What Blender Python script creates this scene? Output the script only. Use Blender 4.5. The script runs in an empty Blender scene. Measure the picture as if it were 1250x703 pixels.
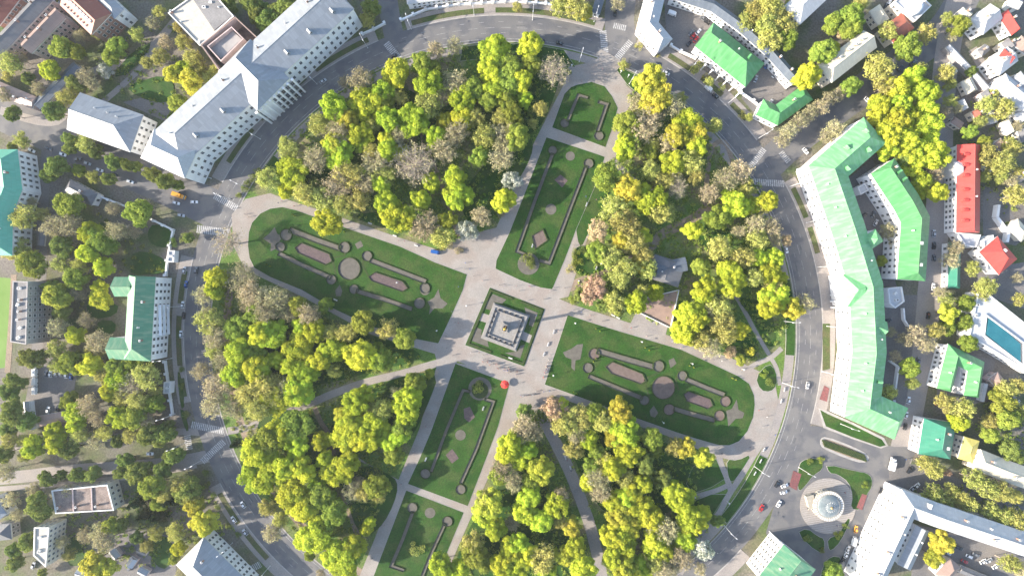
import bpy, bmesh, math, random
import numpy as np
from mathutils import Vector, Matrix, Euler
random.seed(7); rng = np.random.default_rng(7)
sc = bpy.context.scene
COL = sc.collection
R = math.radians
# ------------------------------------------------------------------ camera
CAM_H = 300.0                       # the drone hangs 300 m above the square
cd = bpy.data.cameras.new('camera'); cam = bpy.data.objects.new('camera', cd); COL.objects.link(cam)
cam.location = (0, 0, CAM_H); cam.rotation_euler = (0, 0, 0)
cd.sensor_width = 36.0; cd.lens = 36.0*600/1250; cd.clip_start = 1.0; cd.clip_end = 6000
sc.camera = cam
# ------------------------------------------------------------------ sky and sun
SUN_EL, SUN_AZ = R(20.5), math.atan2(-math.cos(R(11)), -math.sin(R(11)))
w = bpy.data.worlds.new("World"); sc.world = w; w.use_nodes = True
nt = w.node_tree; nt.nodes.clear()
sky = nt.nodes.new('ShaderNodeTexSky'); sky.sky_type = 'NISHITA'; sky.sun_disc = False
sky.sun_elevation = SUN_EL; sky.sun_rotation = SUN_AZ % (2*math.pi); sky.altitude = 150; sky.dust_density = 1.6
bg = nt.nodes.new('ShaderNodeBackground'); bg.inputs[1].default_value = 0.145
wo = nt.nodes.new('ShaderNodeOutputWorld')
nt.links.new(sky.outputs[0], bg.inputs[0]); nt.links.new(bg.outputs[0], wo.inputs[0])
sl = bpy.data.lights.new('sun', 'SUN'); sl.energy = 5.0; sl.angle = R(0.5); sl.color = (1.0, 0.90, 0.76)
so = bpy.data.objects.new('sun', sl); COL.objects.link(so)
sdir = Vector((math.sin(SUN_AZ)*math.cos(SUN_EL), math.cos(SUN_AZ)*math.cos(SUN_EL), math.sin(SUN_EL)))
so.rotation_euler = sdir.to_track_quat('Z', 'Y').to_euler(); so.location = sdir*800
vs = sc.view_settings; vs.view_transform = 'Standard'; vs.look = 'None'; vs.gamma = 1; vs.exposure = 1.65
vs.use_curve_mapping = False
sc.cycles.max_bounces = 6; sc.cycles.diffuse_bounces = 3; sc.cycles.transparent_max_bounces = 4
sc.cycles.use_denoising = True

HAZE = 0.00006
# ------------------------------------------------------------------ helpers
def P(x, y, z=0.0):
    k = 0.5*(CAM_H-z)/CAM_H          # metres per photo pixel at height z
    return Vector(((x-625)*k, (351.5-y)*k, z))
def T(t, x, y):                      # reading from an enlarged tile of the photograph
    ox, oy = TILES[t]; return ox+x*0.256, oy+y*0.256
TILES = dict(zip('ABCDEFGHIJKLMNOP', [(0,0),(310,0),(620,0),(930,0),(0,175),(310,175),(620,175),(930,175),
         (0,350),(310,350),(620,350),(930,350),(0,523),(310,523),(620,523),(930,523)]))
def link(o, parent=None):
    COL.objects.link(o)
    if parent is not None: o.parent = parent
    return o
def tag(o, label=None, cat=None, group=None, kind=None):
    if label: o['label'] = label
    if cat: o['category'] = cat
    if group: o['group'] = group
    if kind: o['kind'] = kind
    return o
def empty(name, loc, rz=0.0):
    o = bpy.data.objects.new(name, None); o.empty_display_size = 0.5
    o.location = loc; o.rotation_euler = (0, 0, rz); return link(o)
class MB:
    """collects faces, with a material slot for each"""
    def __init__(s): s.v = []; s.f = []; s.m = []; s.uv = []
    def face(s, pts, m=0, uv=None):
        b = len(s.v); s.v += [tuple(p) for p in pts]; s.f.append(tuple(range(b, b+len(pts)))); s.m.append(m)
        s.uv.append(uv if uv else [(p[0], p[1]) for p in pts])
    def box(s, c, sx, sy, sz, rz=0.0, m=0, bottom=False):      # c = centre of the base
        cx, cy, cz = c; co, si = math.cos(rz), math.sin(rz)
        q = [(cx+co*a-si*b, cy+si*a+co*b) for a, b in ((-sx/2,-sy/2),(sx/2,-sy/2),(sx/2,sy/2),(-sx/2,sy/2))]
        s.prism(q, cz, cz+sz, m, bottom=bottom)
    def prism(s, q, z0, z1, m=0, mt=None, bottom=False, top=True):
        n = len(q)
        if area(q) < 0: q = q[::-1]
        for i in range(n):
            a, b = q[i], q[(i+1) % n]; L = math.hypot(b[0]-a[0], b[1]-a[1])
            s.face([(a[0],a[1],z0),(b[0],b[1],z0),(b[0],b[1],z1),(a[0],a[1],z1)], m, [(0,z0),(L,z0),(L,z1),(0,z1)])
        if top: s.face([(p[0],p[1],z1) for p in q], m if mt is None else mt)
        if bottom: s.face([(p[0],p[1],z0) for p in q[::-1]], m)
    def cone(s, c, r0, r1, h, n=8, m=0, cap=True):
        cx, cy, cz = c; A = [2*math.pi*i/n for i in range(n)]
        lo = [(cx+r0*math.cos(a), cy+r0*math.sin(a), cz) for a in A]; hi = [(cx+r1*math.cos(a), cy+r1*math.sin(a), cz+h) for a in A]
        for i in range(n):
            j = (i+1) % n
            if r1 < 1e-4: s.face([lo[i], lo[j], (cx,cy,cz+h)], m)
            else: s.face([lo[i], lo[j], hi[j], hi[i]], m)
        if cap and r1 > 1e-4: s.face(hi, m)
    def tube(s, a, b, ra, rb, n=5, m=0):
        a, b = Vector(a), Vector(b); d = (b-a)
        if d.length < 1e-6: return
        q = d.to_track_quat('Z', 'Y'); A = [2*math.pi*i/n for i in range(n)]
        lo = [a+q@Vector((ra*math.cos(t), ra*math.sin(t), 0)) for t in A]; hi = [b+q@Vector((rb*math.cos(t), rb*math.sin(t), 0)) for t in A]
        for i in range(n):
            j = (i+1) % n; s.face([lo[i], lo[j], hi[j], hi[i]], m)
        s.face(hi, m)
    def dome(s, c, r, h, n=20, k=6, m=0):
        cx, cy, cz = c
        rows = [[(cx+r*math.cos(math.pi/2*j/k)*math.cos(2*math.pi*i/n), cy+r*math.cos(math.pi/2*j/k)*math.sin(2*math.pi*i/n), cz+h*math.sin(math.pi/2*j/k)) for i in range(n)] for j in range(k)]
        for j in range(k-1):
            for i in range(n): s.face([rows[j][i], rows[j][(i+1)%n], rows[j+1][(i+1)%n], rows[j+1][i]], m)
        for i in range(n): s.face([rows[k-1][i], rows[k-1][(i+1)%n], (cx,cy,cz+h)], m)
    def mesh(s, name, mats):
        me = bpy.data.meshes.new(name); me.from_pydata(s.v, [], s.f)
        for m in (mats if isinstance(mats, (list, tuple)) else [mats]): me.materials.append(m)
        me.polygons.foreach_set('material_index', s.m)
        ul = me.uv_layers.new(name='UVMap')
        ul.data.foreach_set('uv', [c for f in s.uv for p in f for c in p])
        me.update(); return me
    def build(s, name, mats, parent=None, loc=None):
        o = bpy.data.objects.new(name, s.mesh(name, mats))
        if loc is not None: o.location = loc
        return link(o, parent)
def area(q): return 0.5*sum(q[i][0]*q[(i+1)%len(q)][1]-q[(i+1)%len(q)][0]*q[i][1] for i in range(len(q)))
def ccw(q): return list(q) if area(q) > 0 else list(q)[::-1]
def inset(q, d):                     # positive = inwards, q counter-clockwise
    n = len(q); out = []
    for i in range(n):
        a, b, c = Vector(q[i-1][:2]), Vector(q[i][:2]), Vector(q[(i+1)%n][:2])
        d1, d2 = (b-a).normalized(), (c-b).normalized()
        n1, n2 = Vector((-d1.y, d1.x)), Vector((-d2.y, d2.x)); m = n1+n2
        if m.length < 1e-6: m = n1
        m.normalize(); out.append(tuple(b+m*(d/max(0.35, m.dot(n1)))))
    return out

# ------------------------------------------------------------------ materials
def mat(name, c1, c2=None, scale=0.3, rough=0.85, fine=0.12, fscale=3.0, bump=0.0, world=True, stops=(0.35, 0.65), spec=0.3, metal=0.0, rand=0.0, c3=None, s3=0.05):
    """two colours mixed by a broad noise, broken up by a fine one; rand = spread between objects"""
    m = bpy.data.materials.new(name); m.use_nodes = True; t = m.node_tree; N = t.nodes; L = t.links
    b = N['Principled BSDF']; b.inputs['Roughness'].default_value = rough; b.inputs['Specular IOR Level'].default_value = spec; b.inputs['Metallic'].default_value = metal
    if world: co = N.new('ShaderNodeNewGeometry').outputs['Position']
    else: co = N.new('ShaderNodeTexCoord').outputs['Object']
    c2 = c2 or tuple(x*0.8 for x in c1)
    n1 = N.new('ShaderNodeTexNoise'); n1.inputs['Scale'].default_value = scale; n1.inputs['Detail'].default_value = 5; L.new(co, n1.inputs['Vector'])
    r = N.new('ShaderNodeValToRGB'); r.color_ramp.elements[0].position = stops[0]; r.color_ramp.elements[1].position = stops[1]
    r.color_ramp.elements[0].color = (*c1, 1); r.color_ramp.elements[1].color = (*c2, 1); L.new(n1.outputs['Fac'], r.inputs['Fac'])
    col = r.outputs['Color']
    if c3:
        n3 = N.new('ShaderNodeTexNoise'); n3.inputs['Scale'].default_value = s3; n3.inputs['Detail'].default_value = 6; L.new(co, n3.inputs['Vector'])
        r3 = N.new('ShaderNodeValToRGB'); r3.color_ramp.elements[0].position = 0.46; r3.color_ramp.elements[1].position = 0.6; L.new(n3.outputs['Fac'], r3.inputs['Fac'])
        mx = N.new('ShaderNodeMixRGB'); L.new(r3.outputs['Color'], mx.inputs[0]); L.new(col, mx.inputs[1]); mx.inputs[2].default_value = (*c3, 1); col = mx.outputs[0]
    n2 = N.new('ShaderNodeTexNoise'); n2.inputs['Scale'].default_value = fscale; n2.inputs['Detail'].default_value = 6; L.new(co, n2.inputs['Vector'])
    mr = N.new('ShaderNodeMapRange'); mr.inputs[1].default_value = 0.3; mr.inputs[2].default_value = 0.7; mr.inputs[3].default_value = 1-fine; mr.inputs[4].default_value = 1+fine; L.new(n2.outputs['Fac'], mr.inputs[0])
    hs = N.new('ShaderNodeHueSaturation'); L.new(col, hs.inputs['Color']); v = mr.outputs[0]
    if rand:
        oi = N.new('ShaderNodeObjectInfo'); m2 = N.new('ShaderNodeMapRange'); m2.inputs[3].default_value = 1-rand; m2.inputs[4].default_value = 1+rand; L.new(oi.outputs['Random'], m2.inputs[0])
        mu = N.new('ShaderNodeMath'); mu.operation = 'MULTIPLY'; L.new(v, mu.inputs[0]); L.new(m2.outputs[0], mu.inputs[1]); v = mu.outputs[0]
    L.new(v, hs.inputs['Value']); L.new(hs.outputs[0], b.inputs['Base Color'])
    if bump:
        bp = N.new('ShaderNodeBump'); bp.inputs['Strength'].default_value = bump; bp.inputs['Distance'].default_value = 0.1
        L.new(n2.outputs['Fac'], bp.inputs['Height']); L.new(bp.outputs[0], b.inputs['Normal'])
    return m
def roofmat(name, c1, c2, pitch=0.9, rough=0.5, course=2.2, metal=0.0, streak=0.35, amt=0.88):
    """sheet-metal roof: standing seams across the eave and weathered sheets"""
    m = bpy.data.materials.new(name); m.use_nodes = True; t = m.node_tree; N = t.nodes; L = t.links
    b = N['Principled BSDF']; b.inputs['Roughness'].default_value = rough; b.inputs['Metallic'].default_value = metal; b.inputs['Specular IOR Level'].default_value = 0.35
    uv = N.new('ShaderNodeTexCoord').outputs['UV']
    br = N.new('ShaderNodeTexBrick'); L.new(uv, br.inputs['Vector']); br.offset = 0.5
    br.inputs['Scale'].default_value = 1.0; br.inputs['Brick Width'].default_value = pitch; br.inputs['Row Height'].default_value = course
    br.inputs['Mortar Size'].default_value = 0.05; br.inputs['Mortar Smooth'].default_value = 0.4; br.inputs['Bias'].default_value = 0
    br.inputs['Color1'].default_value = (*c1, 1); br.inputs['Color2'].default_value = (*[x*amt for x in c1], 1); br.inputs['Mortar'].default_value = (*[x*0.72 for x in c1], 1)
    mp = N.new('ShaderNodeMapping'); mp.inputs['Scale'].default_value = (0.5, 0.12, 1); L.new(uv, mp.inputs['Vector'])
    n = N.new('ShaderNodeTexNoise'); n.inputs['Scale'].default_value = 1.0; n.inputs['Detail'].default_value = 6; L.new(mp.outputs[0], n.inputs['Vector'])
    r = N.new('ShaderNodeValToRGB'); r.color_ramp.elements[0].position = 0.45; r.color_ramp.elements[1].position = 0.75
    r.color_ramp.elements[0].color = (0,0,0,1); r.color_ramp.elements[1].color = (streak,)*3+(1,); L.new(n.outputs['Fac'], r.inputs['Fac'])
    mx = N.new('ShaderNodeMixRGB'); L.new(r.outputs[0], mx.inputs[0]); L.new(br.outputs['Color'], mx.inputs[1]); mx.inputs[2].default_value = (*c2, 1)
    L.new(mx.outputs[0], b.inputs['Base Color'])
    bp = N.new('ShaderNodeBump'); bp.inputs['Strength'].default_value = 0.5; bp.inputs['Distance'].default_value = 0.05; bp.invert = True
    L.new(br.outputs['Fac'], bp.inputs['Height']); L.new(bp.outputs[0], b.inputs['Normal'])
    return m
def leafmat(name, c1, c2, trans=0.35, rand=0.18, huer=0.022):
    m = bpy.data.materials.new(name); m.use_nodes = True; t = m.node_tree; N = t.nodes; L = t.links
    N.remove(N['Principled BSDF']); out = N['Material Output']
    at = N.new('ShaderNodeAttribute'); at.attribute_name = 'tint'
    mx = N.new('ShaderNodeMixRGB'); L.new(at.outputs['Fac'], mx.inputs[0]); mx.inputs[1].default_value = (*c1, 1); mx.inputs[2].default_value = (*c2, 1)
    oi = N.new('ShaderNodeObjectInfo'); hs = N.new('ShaderNodeHueSaturation'); L.new(mx.outputs[0], hs.inputs['Color'])
    a = N.new('ShaderNodeMapRange'); a.inputs[3].default_value = 1-rand; a.inputs[4].default_value = 1+rand; L.new(oi.outputs['Random'], a.inputs[0]); L.new(a.outputs[0], hs.inputs['Value'])
    mu = N.new('ShaderNodeMath'); mu.operation = 'MULTIPLY'; mu.inputs[1].default_value = 7.31; L.new(oi.outputs['Random'], mu.inputs[0])
    fr = N.new('ShaderNodeMath'); fr.operation = 'FRACT'; L.new(mu.outputs[0], fr.inputs[0])
    h = N.new('ShaderNodeMapRange'); h.inputs[3].default_value = 0.5-huer; h.inputs[4].default_value = 0.5+huer; L.new(fr.outputs[0], h.inputs[0]); L.new(h.outputs[0], hs.inputs['Hue'])
    d = N.new('ShaderNodeBsdfDiffuse'); tr = N.new('ShaderNodeBsdfTranslucent'); L.new(hs.outputs[0], d.inputs[0]); L.new(hs.outputs[0], tr.inputs[0])
    ms = N.new('ShaderNodeMixShader'); ms.inputs[0].default_value = trans; L.new(d.outputs[0], ms.inputs[1]); L.new(tr.outputs[0], ms.inputs[2]); L.new(ms.outputs[0], out.inputs[0])
    return m
M = {}
M['ground'] = mat('ground', (0.125,0.11,0.075), (0.07,0.10,0.03), 0.08, 0.95, 0.35, 0.9, c3=(0.14,0.125,0.11), s3=0.03)
M['litter'] = mat('litter', (0.17,0.15,0.08), (0.08,0.14,0.025), 0.06, 0.95, 0.4, 1.1, stops=(0.36,0.56))
M['grass'] = mat('grass', (0.015,0.053,0.005), (0.025,0.072,0.008), 0.10, 0.95, 0.38, 1.7, bump=0.6, c3=(0.040,0.070,0.014), s3=0.11)
M['verge'] = mat('verge', (0.05,0.08,0.02), (0.09,0.085,0.04), 0.15, 0.95, 0.35, 1.6)
M['asphalt'] = mat('asphalt', (0.12,0.117,0.118), (0.152,0.146,0.142), 0.05, 0.85, 0.10, 2.4, c3=(0.10,0.10,0.108), s3=0.12)
M['yard'] = mat('yard', (0.12,0.115,0.115), (0.17,0.155,0.145), 0.06, 0.9, 0.2, 1.3)
M['paving'] = mat('paving', (0.232,0.212,0.192), (0.278,0.25,0.225), 0.09, 0.85, 0.12, 1.6, c3=(0.24,0.205,0.18), s3=0.08)
M['walk'] = mat('walk', (0.22,0.20,0.19), (0.27,0.24,0.215), 0.1, 0.9, 0.15, 1.5)
M['dirt'] = mat('dirt', (0.25,0.19,0.14), (0.19,0.15,0.11), 0.15, 0.95, 0.25, 1.3)
M['kerb'] = mat('kerb', (0.34,0.32,0.30), None, 0.4)
M['paint'] = mat('road_paint', (0.46,0.45,0.44), (0.24,0.235,0.23), 0.9, 0.7, 0.25, 4)
M['lane'] = mat('lane_paint', (0.34,0.335,0.33), (0.18,0.178,0.178), 0.9, 0.7, 0.25, 4)
M['soil'] = mat('bed_soil', (0.115,0.085,0.073), (0.145,0.11,0.095), 0.5, 0.95, 0.25, 3)
M['sand'] = mat('bed_gravel', (0.12,0.11,0.093), (0.095,0.086,0.073), 0.5, 0.95, 0.2, 3)
M['purple'] = mat('bed_purple', (0.085,0.062,0.066), (0.115,0.085,0.08), 0.8, 0.95, 0.3, 4)
M['hedge'] = mat('box_hedge', (0.025,0.045,0.014), (0.045,0.062,0.018), 0.7, 0.95, 0.4, 4)
M['white'] = mat('white_wall', (0.76,0.75,0.74), (0.68,0.67,0.66), 0.25, 0.8, 0.05, 1.5)
M['cream'] = mat('cream_wall', (0.62,0.56,0.46), (0.55,0.5,0.42), 0.3, 0.85, 0.08, 1.5)
M['pinkw'] = mat('pink_wall', (0.48,0.38,0.36), (0.40,0.32,0.30), 0.3, 0.85, 0.1, 1.5)
M['greyw'] = mat('grey_wall', (0.32,0.30,0.29), (0.26,0.245,0.24), 0.3, 0.85, 0.1, 1.5)
M['brickw'] = mat('brick_wall', (0.27,0.15,0.12), (0.33,0.2,0.16), 0.6, 0.9, 0.2, 4)
M['stone'] = mat('grey_granite', (0.205,0.193,0.18), (0.25,0.235,0.22), 0.6, 0.6, 0.15, 3)
M['iron'] = mat('dark_iron', (0.04,0.04,0.045), None, 1, 0.4)
M['steel'] = mat('painted_steel', (0.62,0.62,0.62), None, 1, 0.4, metal=0.2)
M['gold'] = mat('gilded', (0.75,0.5,0.12), None, 1, 0.3, metal=0.9)
M['glass'] = mat('window_glass', (0.04,0.043,0.05), None, 1, 0.12, spec=0.6)
M['glass2'] = mat('window_blinds', (0.16,0.155,0.145), None, 1, 0.3, spec=0.5)
M['glass3'] = mat('window_painted_reflection', (0.075,0.085,0.105), None, 1, 0.12, spec=0.6)  # panes with reflected sky put into the base colour
M['cglass'] = mat('car_glass', (0.02,0.024,0.03), None, 1, 0.08, spec=0.7)
M['trim'] = mat('trim', (0.66,0.65,0.63), None, 1, 0.7)
M['tyre'] = mat('tyre', (0.02,0.02,0.02), None, 1, 0.8)
M['r_blue'] = roofmat('blue_grey_metal', (0.27,0.29,0.315), (0.20,0.215,0.235), 1.4, course=4.0, amt=0.8)
M['r_white'] = roofmat('pale_metal', (0.40,0.41,0.425), (0.30,0.31,0.325), 1.1)
M['r_steel'] = roofmat('steel_blue_metal', (0.19,0.205,0.225), (0.27,0.28,0.29), 1.2, rough=0.4, metal=0.25)
M['r_green'] = roofmat('pale_green_metal', (0.13,0.36,0.15), (0.24,0.42,0.27), 1.6, course=5.0, streak=0.8, amt=0.8)
M['r_bgreen'] = roofmat('bright_green_metal', (0.075,0.25,0.09), (0.14,0.31,0.15), 1.5, course=5.0, streak=0.75, amt=0.8)
M['r_teal'] = roofmat('teal_metal', (0.04,0.19,0.125), (0.11,0.25,0.18), 0.9)
M['r_mint'] = roofmat('mint_metal', (0.10,0.36,0.25), (0.18,0.42,0.31), 0.9)
M['r_mgreen'] = roofmat('mossy_green_metal', (0.09,0.24,0.14), (0.28,0.34,0.22), 0.9, streak=0.7)
M['r_red'] = roofmat('red_tile', (0.52,0.06,0.05), (0.42,0.09,0.08), 0.6, course=0.6)
M['r_dred'] = roofmat('rust_red_metal', (0.25,0.075,0.05), (0.2,0.09,0.07), 0.8)
M['r_grey'] = roofmat('grey_slate', (0.14,0.14,0.148), (0.21,0.2,0.2), 0.8)
M['r_dblue'] = roofmat('dark_blue_metal', (0.10,0.12,0.15), (0.18,0.2,0.225), 0.9)
M['r_cream'] = roofmat('cream_sheet', (0.5,0.46,0.36), (0.4,0.37,0.3), 1.2)
M['r_yellow'] = roofmat('yellow_sheet', (0.62,0.52,0.14), (0.5,0.43,0.16), 1.0)
M['r_brown'] = roofmat('brown_sheet', (0.28,0.2,0.17), (0.35,0.26,0.22), 1.0)
M['deck'] = mat('flat_roof_felt', (0.23,0.22,0.215), (0.17,0.165,0.165), 0.12, 0.95, 0.15, 1.2)
M['deck_p'] = mat('pale_roof_felt', (0.46,0.43,0.37), (0.38,0.35,0.31), 0.12, 0.95, 0.12, 1.2)
M['deck_w'] = mat('white_roof_membrane', (0.44,0.45,0.46), (0.37,0.38,0.4), 0.12, 0.7, 0.08, 1.2)
M['rubble'] = mat('old_roof_rubble', (0.15,0.115,0.10), (0.24,0.19,0.165), 0.3, 0.95, 0.3, 1.5)
M['dome'] = mat('old_glass_dome', (0.13,0.16,0.17), (0.19,0.21,0.215), 0.6, 0.2, 0.1, 2, spec=0.6)
M['beige'] = mat('beige_wall', (0.36,0.33,0.27), (0.30,0.275,0.23), 0.4)
M['redbed'] = mat('bed_red', (0.20,0.07,0.07), (0.13,0.06,0.06), 0.8, 0.95, 0.3, 4)
M['pool'] = mat('blue_glazing', (0.015,0.115,0.145), (0.025,0.14,0.17), 0.2, 0.15, 0.1, 1, spec=0.6)
M['brick'] = mat('chimney_brick', (0.32,0.2,0.16), None, 1, 0.9)
M['bark'] = mat('bark', (0.09,0.07,0.055), (0.13,0.105,0.085), 3, 0.95, 0.25, 12, world=False)
M['twig'] = mat('twig', (0.32,0.265,0.21), (0.38,0.32,0.26), 3, 0.95, 0.2, 12, world=False)
L_ = {}
L_['Y'] = leafmat('yellow_green_leaves', (0.54,0.58,0.065), (0.34,0.44,0.05), .5)
L_['Z'] = leafmat('golden_leaves', (0.56,0.54,0.08), (0.38,0.42,0.06), .5)
L_['G'] = leafmat('spring_green_leaves', (0.33,0.38,0.07), (0.19,0.26,0.045), .45)
L_['O'] = leafmat('olive_buds', (0.47,0.46,0.14), (0.32,0.34,0.08), 0.4)
L_['P'] = leafmat('brown_buds', (0.42,0.375,0.225), (0.32,0.30,0.15), 0.35)
L_['R'] = leafmat('pinkish_buds', (0.50,0.34,0.23), (0.36,0.29,0.16), 0.25)
L_['W'] = leafmat('pale_blossom', (0.50,0.50,0.44), (0.24,0.28,0.17), 0.25)
L_['D'] = leafmat('dark_needles', (0.022,0.045,0.018), (0.04,0.062,0.024), 0.1)
L_['N'] = leafmat('mid_green_leaves', (0.24,0.29,0.075), (0.14,0.19,0.045), .4)
L_['U'] = leafmat('undergrowth', (0.36,0.39,0.10), (0.20,0.29,0.05), 0.4)
# ------------------------------------------------------------------ the ground, roads, paths, lawns
def slab(name, pts, z0, z1, m, kind='structure', px=True, round_=0):
    q = [tuple(P(*p)[:2]) for p in pts] if px else list(pts)
    q = ccw(q)
    for _ in range(round_):
        n = len(q); r = []
        for i in range(n):
            a, b = Vector(q[i]), Vector(q[(i+1)%n]); r += [tuple(a.lerp(b, .25)), tuple(a.lerp(b, .75))]
        q = r
    mb = MB(); mb.prism(q, z0, z1)
    return tag(mb.build(name, m), kind=kind)
CX, CY = 614.5, 409.0
def rp(r, deg): return (CX+r*math.cos(R(deg)), CY-r*math.sin(R(deg)))
def sector(name, r0, r1, a0, a1, z0, z1, m):
    n = max(2, int(abs(a1-a0)/2)); A = [a0+(a1-a0)*i/n for i in range(n+1)]
    return slab(name, [rp(r1, a) for a in A]+[rp(r0, a) for a in A[::-1]], z0, z1, m)
def annulus(name, r0, r1, z0, z1, m, n=180):
    mb = MB(); A = [360*i/n for i in range(n)]
    o = [P(*rp(r1, a)) for a in A]; q = [P(*rp(r0, a)) for a in A]
    for i in range(n):
        j = (i+1) % n
        mb.face([(*o[i][:2], z1), (*o[j][:2], z1), (*q[j][:2], z1), (*q[i][:2], z1)])
        mb.face([(*o[i][:2], z0), (*o[j][:2], z0), (*o[j][:2], z1), (*o[i][:2], z1)])
        mb.face([(*q[j][:2], z0), (*q[i][:2], z0), (*q[i][:2], z1), (*q[j][:2], z1)])
    return tag(mb.build(name, m), kind='structure')
def ribbon(name, pts, wpx, z0, z1, m, smooth=True):
    p = [Vector(P(*q)[:2]) for q in pts]
    if smooth and len(p) > 2:
        r = []
        for i in range(len(p)-1):
            a, b, c, d = p[max(0,i-1)], p[i], p[i+1], p[min(len(p)-1,i+2)]
            for k in range(6):
                t = k/6; r.append(0.5*((2*b)+(c-a)*t+(2*a-5*b+4*c-d)*t*t+(3*b-a-3*c+d)*t**3))
        r.append(p[-1]); p = r
    h = wpx*0.25; Lp, Rp = [], []
    for i, q in enumerate(p):
        d = (p[min(i+1,len(p)-1)]-p[max(i-1,0)]).normalized(); nrm = Vector((-d.y, d.x)); Lp.append(q+nrm*h); Rp.append(q-nrm*h)
    mb = MB(); mb.prism([tuple(v) for v in Rp+Lp[::-1]], z0, z1)
    return tag(mb.build(name, m), kind='structure')

mb = MB(); mb.face([(-2500,-2500,0),(2500,-2500,0),(2500,2500,0),(-2500,2500,0)]); tag(mb.build('ground', M['ground']), kind='structure')
# streets that run into the ring
ribbon('street', [(300,275),(205,228),(95,178),(10,140),(-150,70)], 46, .01, .030, M['asphalt'])
ribbon('alley', [(58,170),(52,260),(50,340),(44,450),(36,520)], 13, .01, .034, M['yard'])
ribbon('street', [(275,552),(200,566),(90,574),(0,584),(-200,600)], 15, .01, .038, M['walk'])
ribbon('street', [(250,528),(205,527),(120,536),(0,548),(-100,560)], 8, .01, .042, M['walk'])
ribbon('street', [(240,568),(180,579),(60,592),(-60,600)], 6, .01, .046, M['walk'])
ribbon('street', [(486,64),(478,30),(472,-10),(468,-60)], 24, .01, .032, M['asphalt'])
ribbon('street', [(760,60),(756,25),(760,-10),(772,-60)], 36, .01, .035, M['asphalt'])
ribbon('street', [(915,225),(970,172),(1060,105),(1112,68),(1155,32),(1190,-30)], 38, .01, .037, M['asphalt'])
ribbon('street', [(1180,-30),(1160,45),(1150,130),(1145,260),(1132,380),(1118,470),(1098,560),(1058,660),(1030,740)], 30, .01, .041, M['walk'])
slab('car_park', [(985,520),(1000,520),(1040,535),(1092,545),(1122,545),(1090,600),(1040,700),(985,740),(950,690),(935,650),(950,600)], .01, .048, M['asphalt'])
ribbon('street', [(1086,588),(1130,590),(1250,640),(1320,668)], 40, .01, .052, M['yard'])
ribbon('alley', [(1187,60),(1210,100),(1230,140),(1290,200)], 12, .01, .05, M['walk'])
ribbon('alley', [(0,135),(70,148),(100,95),(170,70),(215,25),(260,-30)], 10, .01, .05, M['walk'])
ribbon('alley', [(120,130),(170,85),(200,45)], 7, .01, .055, M['walk'])
for nm, q in (('school_yard', [(810,-5),(870,-5),(880,22),(868,40),(848,58),(838,62),(815,55)]), ('school_yard', [(893,48),(905,40),(968,108),(925,120),(902,108)]),
              ('courtyard', [(1030,222),(1065,195),(1085,240),(1075,290),(1095,350),(1072,350),(1050,270)]), ('courtyard', [(1068,360),(1120,360),(1110,470),(1100,510),(1068,490)]),
              ('courtyard', [(1120,640),(1260,672),(1260,720),(1110,720)]), ('courtyard', [(40,445),(95,445),(90,480),(50,520),(28,505)]),
              ('courtyard', [(1200,225),(1225,240),(1250,290),(1240,300),(1200,290)]), ('courtyard', [(130,640),(215,655),(215,720),(90,720),(110,680)]),
              ('courtyard', [(180,118),(215,130),(205,150),(150,125)]), ('courtyard', [(925,60),(985,95),(930,150),(905,120)]),
              ('courtyard', [(1140,420),(1215,440),(1205,490),(1145,500)]), ('courtyard', [(1190,330),(1250,320),(1260,380),(1200,360)])):
    slab(nm, q, .01, .058+.002*len(q), M['yard'])
slab('sports_pitch', [(-40,335),(16,340),(10,448),(-40,455)], .01, .06, mat('pitch', (0.10,0.19,0.03),(0.13,0.22,0.045),0.1))
ribbon('sports_track', [(17,335),(14,390),(9,455)], 7, .01, .072, M['dirt'])
# the ring road round the park
annulus('ring_road', 358, 390.5, .02, .060, M['asphalt'])
GAPS = [(72,107.5),(113,151.5),(166,192),(207.5,318),(-16,28.5),(37.5,65.5)]
for i, (a, b) in enumerate(GAPS):
    sector('pavement', 390.4, 405, a, b, .02, .150, M['walk'])
    sector('kerb', 389.6, 390.8, a, b, .02, .165, M['kerb'])
for a, b in ((73,92),(92.8,107),(114,126),(127,139),(140,148.5),(168,175),(176,186),(187,191.5),(208.5,216),(217,224),(41,46),(47,53),(54,60),(61,64.5),(14,20),(20.6,27.5)):
    sector('verge', 393, 399.5, a+.6, b-.6, .1, .190, M['verge'])
slab('verge', [(1001,500),(1010,505),(1040,518),(1076,536),(1081,543),(1074,545),(1040,533),(1008,520)], .05, .20, M['grass'])
slab('verge', [(1004,395),(1013,395),(1013,450),(1004,452)], .05, .205, M['verge'])
slab('kerb', [(999,498),(1011,502),(1042,516),(1079,534),(1084,544),(1075,547),(1039,535),(1005,522)], .05, .16, M['kerb'])
# inner side: raised park disc with kerb
annulus('kerb', 357.2, 358.4, .02, .190, M['kerb'])
mb = MB(); mb.prism([tuple(P(*rp(357.3, 2*i))[:2]) for i in range(180)], .02, .120); tag(mb.build('park_ground', M['litter']), kind='structure')
Z = [0.124]
def lay(name, pts, m, round_=0):                  # each sheet a few millimetres above the one below
    Z[0] += 0.004; return slab(name, pts, .06, Z[0], m, round_=round_)
def path(pts, wpx, m, name='path'): Z[0] += 0.004; return ribbon(name, pts, wpx, .06, Z[0], m)
path([rp(350, a) for a in range(-62, 64, 6)], 11, M['walk'], 'pavement')
path([rp(351, a) for a in range(66, 150, 6)], 9, M['walk'], 'pavement')
path([rp(338, a) for a in range(170, 246, 6)], 9, M['dirt'])
path([(494,84),(500,102),(507,130),(520,180),(545,240),(562,298)], 6, M['dirt'])
path([(742,187),(760,208),(775,222),(800,238)], 7, M['walk'])
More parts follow.
